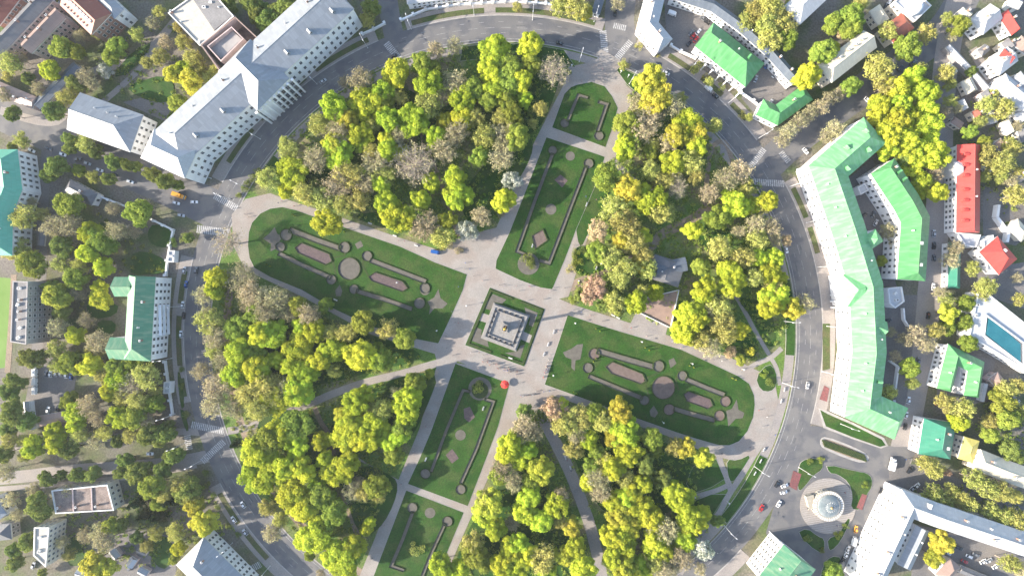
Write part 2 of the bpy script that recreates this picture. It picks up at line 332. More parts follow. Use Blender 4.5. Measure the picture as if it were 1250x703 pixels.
path([(868,250),(845,268),(812,284),(795,300),(782,312),(745,330),(690,352)], 12, M['dirt'])
path([(898,210),(885,175),(868,185),(860,250)], 6, M['dirt'])
path([(872,352),(895,360),(906,375),(925,410),(939,433)], 5, M['walk'])
path([(911,451),(925,443),(941,436),(954,425)], 6, M['walk'])
path([(941,437),(948,450),(952,470)], 5, M['walk'])
path([(545,440),(520,447),(490,456),(448,466),(405,481),(372,495),(310,519),(278,526)], 9, M['walk'])
path([(384,497),(392,515),(402,532),(410,565),(417,595),(430,635),(440,662)], 6, M['dirt'])
path([(497,594),(470,580),(444,566),(415,545)], 6, M['walk'])
path([(568,621),(600,630),(640,635)], 7, M['walk'])
path([(652,492),(672,528),(694,572),(713,620),(724,655),(735,705),(740,740)], 14, M['walk'])
path([(876,548),(880,566),(886,580),(892,598)], 7, M['walk'])
path([(922,552),(905,580),(890,603),(878,625),(862,645),(830,700)], 7, M['walk'])
path([(892,590),(875,598),(845,607),(820,616)], 6, M['walk'])
# the wide paved walks
lay('plaza', [(283,262),(300,243),(330,236),(340,240),(415,265),(487,290),(545,308),(700,372),(812,408),(895,438),(916,448),(945,462),(950,490),(940,530),(924,556),(895,562),(868,555),(815,532),(665,479),(545,436),(453,408),(369,362),(300,330),(285,300)], M['paving'])
lay('plaza', [(540,306),(560,289),(606,278),(622,240),(653,172),(690,100),(694,82),(720,77),(732,70),(754,77),(764,104),(775,114),(766,135),(752,190),(722,276),(694,362),(640,375),(600,350)], M['paving'])
lay('plaza', [(535,440),(645,455),(642,492),(606,560),(560,665),(520,760),(420,760),(440,700),(489,579),(512,523)], M['paving'])
lay('plaza', [(640,480),(652,470),(668,476),(668,500),(660,520),(650,510)], M['paving'])
lay('terrace_walk', [(766,402),(784,366),(822,374),(812,410)], M['walk'])
lay('seat_path', [(730,58),(757,74),(766,100),(752,112),(735,95)], M['paving'])
# lawns: raised turf with a stone edge
def lawn(pts, round_=0, edge=True):
    q = ccw([tuple(P(*p)[:2]) for p in pts])
    for _ in range(round_):
        r = []
        for i in range(len(q)):
            a, b = Vector(q[i]), Vector(q[(i+1)%len(q)]); r += [tuple(a.lerp(b, .25)), tuple(a.lerp(b, .75))]
        q = r
    if edge:
        e = MB(); e.prism(inset(q, -0.18), .08, .275); tag(e.build('lawn_edging', M['kerb']), kind='structure')
    mb = MB(); mb.prism(q, .1, .300); return tag(mb.build('lawn', M['grass']), kind='structure')
lawn([(303,300),(304,284),(308,272),(318,261),(330,255),(345,253),(362,257),(415,276),(488,301),(530,320),(570,335),(565,354),(548,392),(535,419),(500,412),(453,398),(410,378),(369,354),(330,338),(311,327),(305,315)])
lawn([(693,384.5),(735,398),(832,427),(901,459),(914,468),(920,482),(921,494),(919,509),(912,526),(902,538),(890,543),(878,543),(850,535),(825,527),(773,508.7),(715,487),(665,469)])
lawn([(674,156),(689,115),(697,107),(705,104),(722,100.6),(738,106),(747,118),(754,132),(748,155),(739,180)])
lawn([(667,168),(733,190),(738,192),(725,230),(704,278),(690,315),(674,353),(660,351),(635,342),(605,328),(606,318),(622,284),(645,225)])
lawn([(556,443.5),(622,468),(608,520),(590,568),(571,617),(498,590),(512,560),(526,527)])
lawn([(496,598),(566,625),(543,680),(515,750),(435,750),(456,703)])
# small lawns at the south-east corner and by the ring
lawn([(874,560),(884,584),(868,594),(845,602),(838,590),(845,570),(862,560)])
lawn([(887,560),(900,562),(918,553),(905,574),(893,590),(888,578)], 1)
lawn([(886,603),(862,640),(838,640),(842,613),(868,603)])
lawn([(922,460),(938,443),(947,452),(948,470),(940,478),(928,476)], 1)
lawn([(753,86),(757,82),(780,95),(800,118),(785,120),(765,103)])
lawn([rp(345,a) for a in range(-40,-22,3)]+[rp(356,a) for a in range(-25,-41,-3)], 0)
lawn([rp(345,a) for a in range(-4,12,3)]+[rp(356,a) for a in range(11,-5,-3)], 0)
lawn([rp(338,a) for a in range(75,100,4)]+[rp(355,a) for a in range(98,74,-4)], 0)
lawn([rp(342,a) for a in range(142,150,2)]+[rp(356,a) for a in range(148,141,-2)], 0)
# grassy clearings under the trees
for q in ([(560,240),(600,190),(640,160),(655,180),(628,230),(600,270),(570,275)], [(430,262),(470,258),(520,255),(540,290),(490,283),(445,272)], [(640,60),(690,70),(680,110),(660,160),(625,170),(600,140)],
          [(480,110),(510,110),(520,160),(480,150)], [(700,240),(730,215),(745,240),(720,280),(706,310)], [(700,300),(722,300),(760,310),(740,330),(700,340)], [(850,280),(880,270),(900,290),(880,305),(850,300)],
          [(895,360),(940,370),(950,420),(935,425),(920,390)], [(860,400),(915,400),(930,428),(908,442),(870,428)], [(400,395),(450,408),(520,430),(500,445),(440,452),(400,430)], [(450,470),(540,447),(520,500),(500,540),(460,545),(430,500)],
          [(395,545),(470,575),(490,590),(470,640),(440,660),(420,600)], [(320,500),(380,500),(395,530),(330,560),(310,540)], [(560,665),(600,600),(640,560),(690,620),(720,680),(700,720),(550,720)], [(680,500),(760,520),(860,560),(840,620),(760,640),(720,610)],
          [(300,440),(340,420),(480,440),(440,460),(330,480)], [(350,200),(420,210),(470,250),(420,262),(360,240)]):
    Z[0] += .002; slab('turf', q, .06, Z[0], M['grass'], round_=2)
lay('plaza', [(620,452),(668,460),(676,480),(650,500),(625,482)], M['paving']); lay('plaza', [(530,428),(560,435),(556,446),(536,452)], M['paving'])
# outer lawns west of the ring
for q in ([(180,283),(188,272),(212,282),(214,300),(195,303),(182,295)], [(158,312),(175,305),(205,318),(200,330),(165,325)], [(160,322),(180,318),(206,320),(204,334),(160,336)], [(110,365),(145,370),(142,385),(115,390),(105,378)],
          [(152,105),(205,90),(215,110),(205,128),(170,120)], [(135,95),(165,60),(190,50),(160,90)], [(120,390),(142,392),(140,408),(118,405)], [(80,650),(100,660),(105,690),(80,690)], [(175,660),(200,650),(215,670),(205,695),(190,690)],
          [(216,453),(221,455),(226,495),(221,500)], [(219,500),(225,500),(231,525),(227,526)], [(120,270),(134,275),(138,292),(128,290)]):
    Z[0] += .002; slab('turf', q, .01, Z[0]-.04, M['grass'], round_=1)

# repairs in the asphalt
dk = mat('asphalt_patch', (0.085,0.085,0.092), (0.11,0.108,0.112), 0.5, 0.85, 0.12, 3); pm_ = MB(); rr_ = random.Random(3)
for i in range(60):
    a, r_, w_, l_ = rr_.uniform(0,360), rr_.choice((364,367,371,374,378,381,386)), rr_.uniform(1,2.4), rr_.uniform(2,14)
    da = math.degrees(l_/r_); q = ccw([tuple(P(*rp(r_+s*w_/2, a+t))[:2]) for s, t in ((-1,0),(1,0),(1,da/2),(1,da),(-1,da),(-1,da/2))]); pm_.face([(*v, .0632+.00002*i) for v in q])
tag(pm_.build('asphalt_repair', dk), kind='structure')
# markings
def dash(name, r, a0, a1, on, off, wpx=0.5):
    mb = MB(); a = a0; L = 0.5*r*math.pi/180
    while a < a1:
        b = min(a1, a+on/L)
        n = max(1, int((b-a)/2)); A = [a+(b-a)*i/n for i in range(n+1)]
        q = [P(*rp(r+wpx/2, t)) for t in A]+[P(*rp(r-wpx/2, t)) for t in A[::-1]]
        mb.face([(v[0], v[1], .066) for v in ccw([tuple(v[:2]) for v in q])])
        a = b+off/L
    return tag(mb.build(name, M['lane']), kind='structure')
dash('edge_line', 361.3, 0, 360, 400, 0, .55); dash('lane_line', 368.5, 0, 360, 3, 9, .4); dash('centre_line', 375, 0, 360, 6, 4, .4); dash('lane_line', 382, 0, 360, 3, 9, .4)
def zebra(a, b, wpx, period=1.15, z=.070):
    A, B = P(*a), P(*b); d = (B-A); L = d.length; d.normalize(); n = Vector((-d.y, d.x, 0)); h = wpx*.25
    mb = MB(); t = 0
    while t < L-.3:
        e = min(L, t+period*.6); mb.face([tuple((A+d*u+n*s*h).xy)+(z,) for u, s in ((t,-1),(e,-1),(e,1),(t,1))]); t += period
    return tag(mb.build('crosswalk', M['paint']), kind='structure')
for a, b, wd in (((262,239),(292,256),8),((240.5,279.5),(279.5,284.5),9.5),((471.5,53),(487,72),8.5),((736,38),(739,72),8.5),((770,51),(750,75),7.5),((749,31.5),(765,35),7),
                 ((917,222),(957,224.5),8),((915,205),(933,182),7),((953,186),(963,198),7),((234,518),(273,526),8.5),((247,563),(274,538),8),((228.5,531),(231.5,549),8),((295,700),(318,688),8)):
    zebra(a, b, wd)
# ------------------------------------------------------------------ buildings
WINC = {}
def win_mesh(wd, ht, frame):
    var = random.choice(('glass','glass','glass','glass3','glass3','glass2')); k = (wd, ht, frame, var)
    if k in WINC: return WINC[k]
    mb = MB(); f, d = 0.16, 0.09
    for x0, x1, z0, z1 in ((-wd/2-f, wd/2+f, ht, ht+f), (-wd/2-f-.1, wd/2+f+.1, -f, 0), (-wd/2-f, -wd/2, 0, ht), (wd/2, wd/2+f, 0, ht)):
        mb.face([(x0,-d,z0),(x1,-d,z0),(x1,-d,z1),(x0,-d,z1)], 0)
        mb.face([(x0,-d,z1),(x1,-d,z1),(x1,0,z1),(x0,0,z1)], 0); mb.face([(x0,-d,z0),(x0,0,z0),(x1,0,z0),(x1,-d,z0)], 0)
        mb.face([(x0,0,z0),(x0,-d,z0),(x0,-d,z1),(x0,0,z1)], 0); mb.face([(x1,-d,z0),(x1,0,z0),(x1,0,z1),(x1,-d,z1)], 0)
    mb.face([(-wd/2,-.02,0),(wd/2,-.02,0),(wd/2,-.02,ht),(-wd/2,-.02,ht)], 1)
    mb.face([(-.04,-.05,0),(.04,-.05,0),(.04,-.05,ht),(-.04,-.05,ht)], 0)
    WINC[k] = mb.mesh('window', [M[frame], M[var]]); return WINC[k]
def put(root, name, mesh, p, rz=0.0, s=None):
    o = bpy.data.objects.new(name, mesh); o.location = Vector(p)-root.location; o.rotation_euler = (0,0,rz)
    if s: o.scale = s
    return link(o, root)
def wall_windows(root, a, b, h, rows, step, wd=1.3, ht=2.0, frame='trim', z0=1.3, lo=None):
    a, b = Vector(a[:2]), Vector(b[:2]); d = b-a; L = d.length
    n = int((L-1.2)/step)
    if n < 1: return
    d.normalize(); st = h/rows
    for r in range(rows):
        for i in range(n):
            p = a+d*(L/2+(i-(n-1)/2)*step); z = r*st+min(z0, st*.35)
            put(root, 'window', win_mesh(wd, min(ht, st*.55), frame), (p.x, p.y, z), math.atan2(d.y, d.x))
def faces_camera(a, b):
    a, b = Vector(a[:2]), Vector(b[:2]); d = (b-a).normalized(); n = Vector((d.y, -d.x)); c = -((a+b)/2); c.normalize()
    return n.dot(c) > -0.12
CHIM = {}
def chim(kind, roof=None):
    key = (kind, roof)
    if key in CHIM: return CHIM[key]
    mb = MB()
    if kind == 'chimney': mb.box((0,0,-1.2),1.0,.8,2.9,m=0); mb.box((0,0,1.7),1.25,1.05,.2,m=1); mb.box((0,0,1.9),.6,.45,.12,m=2)
    if kind == 'roof_vent': mb.box((0,0,-1),.7,.7,1.8,m=1); mb.cone((0,0,.8),.6,0,.5,4,1)
    if kind == 'dormer':
        q = [(-.8,-1.4),(.8,-1.4),(.8,1.2),(-.8,1.2)]; mb.prism(q, -1.2, .9, 1)
        mb.face([(-1,-1.6,.9),(0,-1.6,1.7),(0,1.2,1.7),(-1,1.2,.9)],1); mb.face([(0,-1.6,1.7),(1,-1.6,.9),(1,1.2,.9),(0,1.2,1.7)],1)
        mb.face([(-1,-1.6,.9),(1,-1.6,.9),(0,-1.6,1.7)],1); mb.face([(-.5,-1.42,0),(.5,-1.42,0),(.5,-1.42,.8),(-.5,-1.42,.8)],2)
    if kind == 'roof_hatch': mb.box((0,0,-.4),1.6,1.2,1.0,m=1); mb.box((0,0,.6),1.8,1.4,.12,m=1)
    if kind == 'air_unit': mb.box((0,0,0),2.0,1.4,1.1,m=1); mb.cone((0,0,1.1),.5,.45,.1,8,2)
    CHIM[key] = mb.mesh(kind, [M['brick'], M[roof] if roof else M['trim'], M['iron']]); return CHIM[key]
def walls(mb, q, h, plinth=0.9):
    mb.prism(q, 0, h, 0, top=False)
def strip(name, label, cat, pts, wpx, h, rh, roof, wall='white', hip=(1,1), rows=3, step=3.4, over=.5, win=(1.3,2.0), cornice=True, extras=(), frame='trim', allwin=False, group=None, wpxs=None):
    """a building along a line of roof points (photo pixels at eave height); pitched roof, hipped or gabled ends"""
    p = [Vector(P(*q, h)[:2]) for q in pts]; k = 0.5*(CAM_H-h)/CAM_H; hw = wpx*k/2
    n = len(p); Lp, Rp, RG = [], [], []
    for i in range(n):
        d1 = (p[i]-p[i-1]).normalized() if i else (p[1]-p[0]).normalized(); d2 = (p[i+1]-p[i]).normalized() if i < n-1 else d1
        n1, n2 = Vector((-d1.y, d1.x)), Vector((-d2.y, d2.x)); m = (n1+n2).normalized(); s = hw/max(.4, m.dot(n1))
        Lp.append(p[i]+m*s); Rp.append(p[i]-m*s); RG.append(p[i])
    d0 = (p[1]-p[0]).normalized(); d1 = (p[-1]-p[-2]).normalized()
    RG[0] = p[0]+d0*min(hw*hip[0], (p[1]-p[0]).length*.49); RG[-1] = p[-1]-d1*min(hw*hip[1], (p[-1]-p[-2]).length*.49)
    out = [tuple(v) for v in Rp+Lp[::-1]]
    if area(out) < 0: out = out[::-1]
    c = sum((Vector(v) for v in out), Vector((0,0)))/len(out)
    root = empty(name, (c.x, c.y, 0)); tag(root, label, cat, group); o = root.location
    base = inset(out, over)
    mb = MB(); walls(mb, [(x-o.x, y-o.y) for x, y in base], h, 0)
    rb = MB(); th = .22
    def V(v, z): return (v[0]-o.x, v[1]-o.y, z)
    def quad(a, b, c2, d2, z0, z1):
        L = (Vector(b)-Vector(a)).length; e = (Vector(b)-Vector(a)).normalized()
        u = [0, L, (Vector(c2)-Vector(a)).dot(e), (Vector(d2)-Vector(a)).dot(e)]; sl = math.hypot(hw, z1-z0)
        rb.face([V(a,z0), V(b,z0), V(c2,z1), V(d2,z1)], 0, [(u[0],0),(u[1],0),(u[2],sl),(u[3],sl)])
    e = h+th
    for i in range(n-1):
        quad(Rp[i], Rp[i+1], RG[i+1], RG[i], e, e+rh); quad(Lp[i+1], Lp[i], RG[i], RG[i+1], e, e+rh)
    for a, b, g, hp in ((Lp[0], Rp[0], RG[0], hip[0]), (Rp[-1], Lp[-1], RG[-1], hip[1])):
        L = (Vector(b)-Vector(a)).length
        rb.face([V(a,e), V(b,e), V(g,e+rh)], 0 if hp > .05 else 1, [(0,0),(L,0),(L/2,math.hypot(hw*hp,rh))])
    for i in range(len(out)):
        a, b = out[i], out[(i+1)%len(out)]; rb.face([V(a,h), V(b,h), V(b,e), V(a,e)], 1)
    rb.face([V(v,h) for v in out[::-1]], 1)
    rf = rb.build('roof', [M[roof], M[wall] if hip[0] < .05 else M['trim']], root)
    # ridge cap
    cp = MB()
    for i in range(n-1): cp.tube(V(RG[i], e+rh), V(RG[i+1], e+rh), .14, .14, 4)
    cp.build('ridge_cap', M[roof], rf)
    mb.build('wall', M[wall], root)
    if cornice:
        cm = MB(); cm.prism([(x-o.x, y-o.y) for x, y in inset(out, over-.22)], h-.75, h-.32, 0, bottom=True); cm.build('cornice', M['trim'], root)
    nb = len(base)
    for i in range(nb):
        a, b = base[i], base[(i+1)%nb]
        if rows and (allwin or faces_camera(a, b)): wall_windows(root, a, b, h-.8, rows, step, win[0], win[1], frame)
    for kind, seg, t, off in extras:                      # off in -1..1 across the roof
        i = min(seg, n-2); q = p[i].lerp(p[i+1], t); dd = (p[i+1]-p[i]).normalized(); nn = Vector((-dd.y, dd.x)); q = q+nn*off*hw
        z = e+rh*(1-abs(off)); rz = math.atan2(dd.y, dd.x)+(math.pi if off > 0 else 0)
        put(root, kind, chim(kind, roof if kind == 'dormer' else None), (q.x, q.y, z+(.2 if kind != 'dormer' else .4)), rz)
    return root
def rect4(name, label, cat, q, h, rh, roof, **kw):
    """q = four roof corners, the ridge runs from the middle of side 3-0 to the middle of side 1-2"""
    a = ((q[0][0]+q[3][0])/2, (q[0][1]+q[3][1])/2); b = ((q[1][0]+q[2][0])/2, (q[1][1]+q[2][1])/2)
    d = Vector((b[0]-a[0], b[1]-a[1])).normalized(); n = Vector((-d.y, d.x))
    wpx = (abs((Vector(q[0])-Vector(q[3])).dot(n))+abs((Vector(q[1])-Vector(q[2])).dot(n)))/2
    return strip(name, label, cat, [a, b], wpx, h, rh, roof, **kw)
def flat(name, label, cat, q, h, deck, wall, par=.7, rows=3, step=3.4, win=(1.3,1.8), extras=(), frame='trim', rim='trim', sunk=0.0, group=None):
    out = ccw([tuple(P(*v, h)[:2]) for v in q]); c = sum((Vector(v) for v in out), Vector((0,0)))/len(out)
    root = empty(name, (c.x, c.y, 0)); tag(root, label, cat, group); o = root.location
    L = [(x-o.x, y-o.y) for x, y in out]; I = inset(L, .45)
    mb = MB(); mb.prism(L, 0, h+par-.15, 0, top=False)
    n = len(L)
    for i in range(n): mb.face([(*I[(i+1)%n], h-sunk), (*I[i], h-sunk), (*I[i], h+par-.15), (*I[(i+1)%n], h+par-.15)], 0)
    mb.build('wall', M[wall], root)
    d = MB(); d.face([(*v, h-sunk) for v in I]); d.build('roof', M[deck], root)
    O2, I2 = inset(L, -.12), inset(L, .55); k = MB(); z0, z1 = h+par-.15, h+par
    for i in range(n):
        j = (i+1)%n
        k.face([(*O2[i],z1),(*O2[j],z1),(*I2[j],z1),(*I2[i],z1)]); k.face([(*O2[i],z0),(*O2[j],z0),(*O2[j],z1),(*O2[i],z1)]); k.face([(*I2[j],z0),(*I2[i],z0),(*I2[i],z1),(*I2[j],z1)]); k.face([(*O2[j],z0),(*O2[i],z0),(*I2[i],z0),(*I2[j],z0)])
    k.build('parapet', M[rim], root)
    for i in range(n):
        a, b = out[i], out[(i+1)%n]
        if rows and faces_camera(a, b): wall_windows(root, a, b, h, rows, step, win[0], win[1], frame)
    for kind, x, y in extras: w_ = P(x, y, h); put(root, kind, chim(kind), (w_.x, w_.y, h-sunk+(.05 if kind == 'air_unit' else .4)), random.choice((0,.6,1.2)))
    return root
def part_box(root, name, px, z, size, rz, m, zref=None):
    q = P(px[0], px[1], z if zref is None else zref); mb = MB(); mb.box((0,0,0), *size)
    return put(root, name, mb.mesh(name, M[m]), (q.x, q.y, z), rz)

# --- the long white barracks on the upper left -------------------------------------------------
ang = math.atan2(192, 210)           # its run on the ground, counter-clockwise from +x
B = strip('barracks_building', 'very long white hall with blue grey metal roof beside the ring road, upper left', 'building',
      [(203,184),(305,91),(414,-9)], 55, 18.5, 5.5, 'r_blue', rows=3, step=4.3, hip=(.9,.2), win=(1.5,2.6), allwin=False,
      extras=[('dormer',0,.3,-.55),('dormer',0,.62,-.55),('dormer',1,.35,-.55),('dormer',1,.6,-.55),('dormer',1,.85,-.55),('roof_vent',0,.45,.5),('chimney',0,.8,.4),('chimney',1,.2,.45),('roof_vent',1,.5,.4),('chimney',1,.75,.45),('roof_vent',0,.15,.2)])
# projecting centre with giant pilasters
def wing(root, pts, wpx, h, rh, roof, wall, hip=(1,1), rows=0, step=4, over=.4, win=(1.3,2.2)):
    t = strip('wing', None, None, pts, wpx, h, rh, roof, wall, hip=hip, rows=rows, step=step, over=over, win=win)
    off = t.location-root.location
    for ch in list(t.children): ch.parent = root; ch.location = ch.location+off
    bpy.data.objects.remove(t); return root
wing(B, [(286,68),(334,116)], 56, 18.9, 7.0, 'r_blue', 'white', hip=(.5,.55))
wing(B, [(180,175),(234,200)], 40, 18.2, 5.5, 'r_white', 'white', hip=(.7,.5), rows=3, step=4.2, win=(1.4,2.4))  # end roof in paler metal: sunlight on its slopes put into the colour
for i in range(9):                    # pilasters and arches of the portico
    t = i/8; mb = MB(); mb.box((0,0,0), 1.1, 1.0, 17.6); mb.box((0,0,17.6), 1.5, 1.4, .5)
    g = P(312+43.5*t, 137-40.5*t, 18.9)
    put(B, 'pilaster', mb.mesh('pilaster', M['white']) if i == 0 else bpy.data.meshes['pilaster'], (g.x, g.y, .02), ang)
    if i < 8:
        for z, hh in ((1.2,3.4),(6.2,4.6),(12.2,3.6)):
            t2 = (i+.5)/8; g2 = P(311.5+43.5*t2, 136-40.5*t2, 18.9); put(B, 'arched_window', win_mesh(2.0, hh, 'trim'), (g2.x, g2.y, z), ang)
# --- neighbours of the barracks
rect4('hall', 'broad white hall with pale hipped roof, just west of the long barracks', 'building', [(99,115),(178,140),(157,187),(81,157)], 12, 5, 'r_blue', hip=(.15,.9), rows=3, step=4.2,
      extras=[('roof_vent',0,.35,.5),('roof_vent',0,.55,.5),('roof_vent',0,.7,.45)])
flat('workshop', 'block with pale felt roof joined to the roofless brown shell behind the barracks', 'building', [(206,17),(236,-4),(266,-2),(286,21),(245,57)], 13, 'deck_p', 'pinkw', rows=3, extras=[('air_unit',250,10),('chimney',211,16),('roof_vent',222,27),('roof_hatch',258,4),('roof_hatch',244,52),('roof_vent',268,10)])
flat('roofless_shell', 'roofless brown shell of a building with bare inner walls behind the barracks', 'ruin', [(246,56),(288,22),(318,50),(272,92)], 14, 'rubble', 'pinkw', par=.9, rows=3, rim='r_brown', sunk=8.0)
u = [o for o in bpy.data.objects if o.name == 'workshop'][0]
mbx = MB(); mbx.prism(ccw([tuple((P(*v, 13)-u.location)[:2]) for v in [(234,-3),(265,-1),(284,20),(262,38)]]), 13.01, 13.5); mbx.build('upper_roof', M['deck'], u)
u = [o for o in bpy.data.objects if o.name == 'roofless_shell'][0]
def inner_wall(root, q, h, th, m, name='inner_wall'):
    L = ccw([tuple((P(*v, h)-root.location)[:2]) for v in q]); I = inset(L, th); mb = MB(); n = len(L)
    for i in range(n):
        j = (i+1)%n
        mb.face([(*L[i],h-8),(*L[j],h-8),(*L[j],h+.4),(*L[i],h+.4)]); mb.face([(*I[j],h-8),(*I[i],h-8),(*I[i],h+.4),(*I[j],h+.4)]); mb.face([(*L[i],h+.4),(*L[j],h+.4),(*I[j],h+.4),(*I[i],h+.4)])
    return mb.build(name, M[m], root)
inner_wall(u, [(253,57),(283,33),(298,48),(270,76)], 14, .6, 'pinkw')
mbx = MB(); q_ = [tuple((P(*v, 12)-u.location)[:2]) for v in [(255,57),(282,36),(295,48),(270,72)]]; mbx.prism(ccw(q_), 6.1, 12.0); mbx.build('inner_floor', M['greyw'], u)
strip('brick_house', 'red brick block with pale blue upper storey at the top edge, left', 'building', [(86,-6),(124,30)], 36, 13, 4.5, 'r_dred', wall='brickw', rows=3, step=3.2, hip=(.0,.0), extras=[('roof_hatch',0,.1+.1*i,-.28) for i in range(9)]+[('roof_vent',0,.12+.1*i,-.75) for i in range(8)])
strip('brick_house', 'narrow blue grey roofed annex standing against the red brick block, top edge', 'building', [(112,-14),(146,18)], 17, 11.5, 2.5, 'r_blue', wall='white', rows=3, step=3.2)
for i, (a, b, wd, rf, wl, lab) in enumerate((((-6,62),(58,-6),20,'r_grey','pinkw','long dull grey roofed pink terrace across the top left corner'),((32,60),(74,16),18,'r_brown','pinkw','brown roofed pink terrace with a pale end wall, below the brick block'),((-10,26),(16,-8),22,'r_dred','brickw','rust roofed brick terrace cut by the top left corner'))):
    strip('terrace_house', lab, 'building', [a, b], wd, 10, 2.6, rf, wall=wl, rows=3, step=3.2, hip=(0,0), extras=[('chimney',0,.2,.2),('chimney',0,.5,-.2),('chimney',0,.8,.2)])
strip('long_shed', 'long low shed with bluish roof bending along the yard, far left top', 'shed', [(45,130),(95,80)], 13, 5, 1.2, 'r_dblue', wall='greyw', rows=1, hip=(0,0), over=.3)
strip('long_shed', 'grey brown row of low garages along the street at the left edge', 'shed', [(-20,100),(42,126)], 16, 5.5, 1.3, 'r_brown', wall='pinkw', rows=1, hip=(0,0), over=.3, extras=[('chimney',0,.4,.3),('chimney',0,.7,-.3),('roof_vent',0,.9,.2)])
strip('school', 'teal green roofed building cut by the left edge of the photo', 'building', [(-20,196),(10,196),(14,230),(3,258),(2,312)], 27, 12, 4, 'r_mint', wall='white', rows=3, hip=(1,1), extras=[('chimney',1,.5,.3),('chimney',2,.5,-.4),('roof_vent',3,.4,.3)])
flat('apartment_block', 'grey flat roofed five storey block beside the green sports pitch, left edge', 'building', [(17,343),(35,344),(33,420),(14,417)], 15, 'deck', 'greyw', rim='greyw', rows=5, step=3.2, win=(1.4,1.5), extras=[('air_unit',25,352),('roof_hatch',23,372),('chimney',27,366),('chimney',26,380),('chimney',25,390),('air_unit',24,412),('roof_hatch',26,400)])
B8 = strip('school', 'green hip roofed hall with tall white facade on the left side of the ring', 'building', [(174,337),(168,440)], 33, 14, 5, 'r_mgreen', hip=(.1,.95), rows=4, step=4.0, win=(1.5,2.2), extras=[('chimney',0,.3,.5),('roof_vent',0,.6,.3),('chimney',0,.75,.5)])
wing(B8, [(140,350),(166,350)], 24, 13.2, 4, 'r_mgreen', 'white', hip=(.1,.1)); wing(B8, [(134,425),(165,426)], 27, 13.0, 4, 'r_mgreen', 'white', hip=(.1,.1))
g0, g1 = P(203,370,0), P(204,410,0)
bal = MB(); bal.box((0,0,0), 1.6, 18, .35)
for z in (4.2, 7.6, 11.0): put(B8, 'balcony', bpy.data.meshes.get('balcony') or bal.mesh('balcony', M['white']), (P(190,391,14).x+.6, P(190,391,14).y, z), .02)
# lower left
rw = flat('row_house', 'pinkish flat roofed row with three roof bays, left below the boulevard trees', 'building', [(64,598),(132,591),(140,622),(69,626)], 8, 'rubble', 'cream', rows=2, step=3.4, extras=[('chimney',74,618),('chimney',96,617),('chimney',120,616)])
for x in (90, 113): part_box(rw, 'party_wall', (x, 609), 7.4, (.5, 14, 1.3), .05, 'pinkw', zref=8)
flat('office_block', 'narrow pale block with yellowish window wall beside the round tree, lower left', 'building', [(43,643),(61,643),(57,691),(42,677)], 11, 'deck_p', 'cream', rows=4, step=3.0, extras=[('roof_hatch',50,655),('air_unit',49,672)])
strip('house', 'pale blue roofed house cut by the left edge near the bottom', 'house', [(-14,610),(2,632)], 18, 7, 2.4, 'r_blue', rows=2)
strip('house', 'grey roofed house at the left edge in the bottom corner', 'house', [(-8,650),(14,648)], 20, 6, 2.4, 'r_grey', wall='greyw', rows=2)
BLL = strip('hall', 'white hall with sky blue hipped roof and windowed front at the bottom edge, lower left', 'building', [(232,672),(290,730)], 48, 10, 6, 'r_blue', rows=3, step=3.6, hip=(.7,.2), extras=[('chimney',0,.25,.4),('roof_vent',0,.35,-.4),('chimney',0,.5,-.3)])
for i, (x, y, a, rf, lab) in enumerate(((140,676,.9,'r_white','small white roofed hut, leftmost of the huts at the bottom left'),(161,686,-1.0,'r_white','narrow white roofed hut between two brown yards at the bottom left'),(175,698,.5,'r_blue','small blue white hut at the bottom edge, left'),(99,700,.3,'r_white','tiny white hut cut by the bottom edge, far left'),(174,672,.4,'r_grey','little grey shed beside the curved path, bottom left'))):
    dx, dy = 6*math.cos(a), 6*math.sin(a); strip('hut', lab, 'hut', [(x-dx, y-dy), (x+dx, y+dy)], 9, 3.2, 1.2, rf, wall='pinkw', rows=0, hip=(0,0), over=.3)
strip('house', 'small grey roofed cottage with white ridges west of the crossing, by the street trees', 'house', [(82,226),(116,244)], 17, 5, 2, 'r_grey', rows=1, hip=(.8,.8), extras=[('chimney',0,.6,.3)])
strip('shed', 'long narrow grey shed in the alley, far left middle', 'shed', [(53,275),(50,300)], 8, 3.5, 1, 'r_grey', wall='greyw', rows=0, hip=(0,0), over=.2)
strip('garage', 'open brown roofed garage beside the parked cars, left edge', 'garage', [(48,514),(80,508)], 13, 4, 1.2, 'r_brown', wall='white', rows=0, hip=(0,0), over=.2)
strip('shed', 'curved pale shed beside the car yard, left edge', 'shed', [(32,490),(34,508),(41,524)], 7, 3.5, .9, 'r_white', wall='white', rows=0, hip=(0,0), over=.2)
# --- top edge
strip('terrace_house', 'white arcaded building along the top edge between the two streets', 'building', [(496,-1),(560,-9),(650,-13)], 14, 6, 2, 'r_white', rows=2, step=3)
strip('kiosk', 'white corner kiosk at the street mouth on the top edge', 'kiosk', [(727,17),(733,-3)], 11, 4.5, 1.2, 'r_dblue', rows=1, step=2.6)
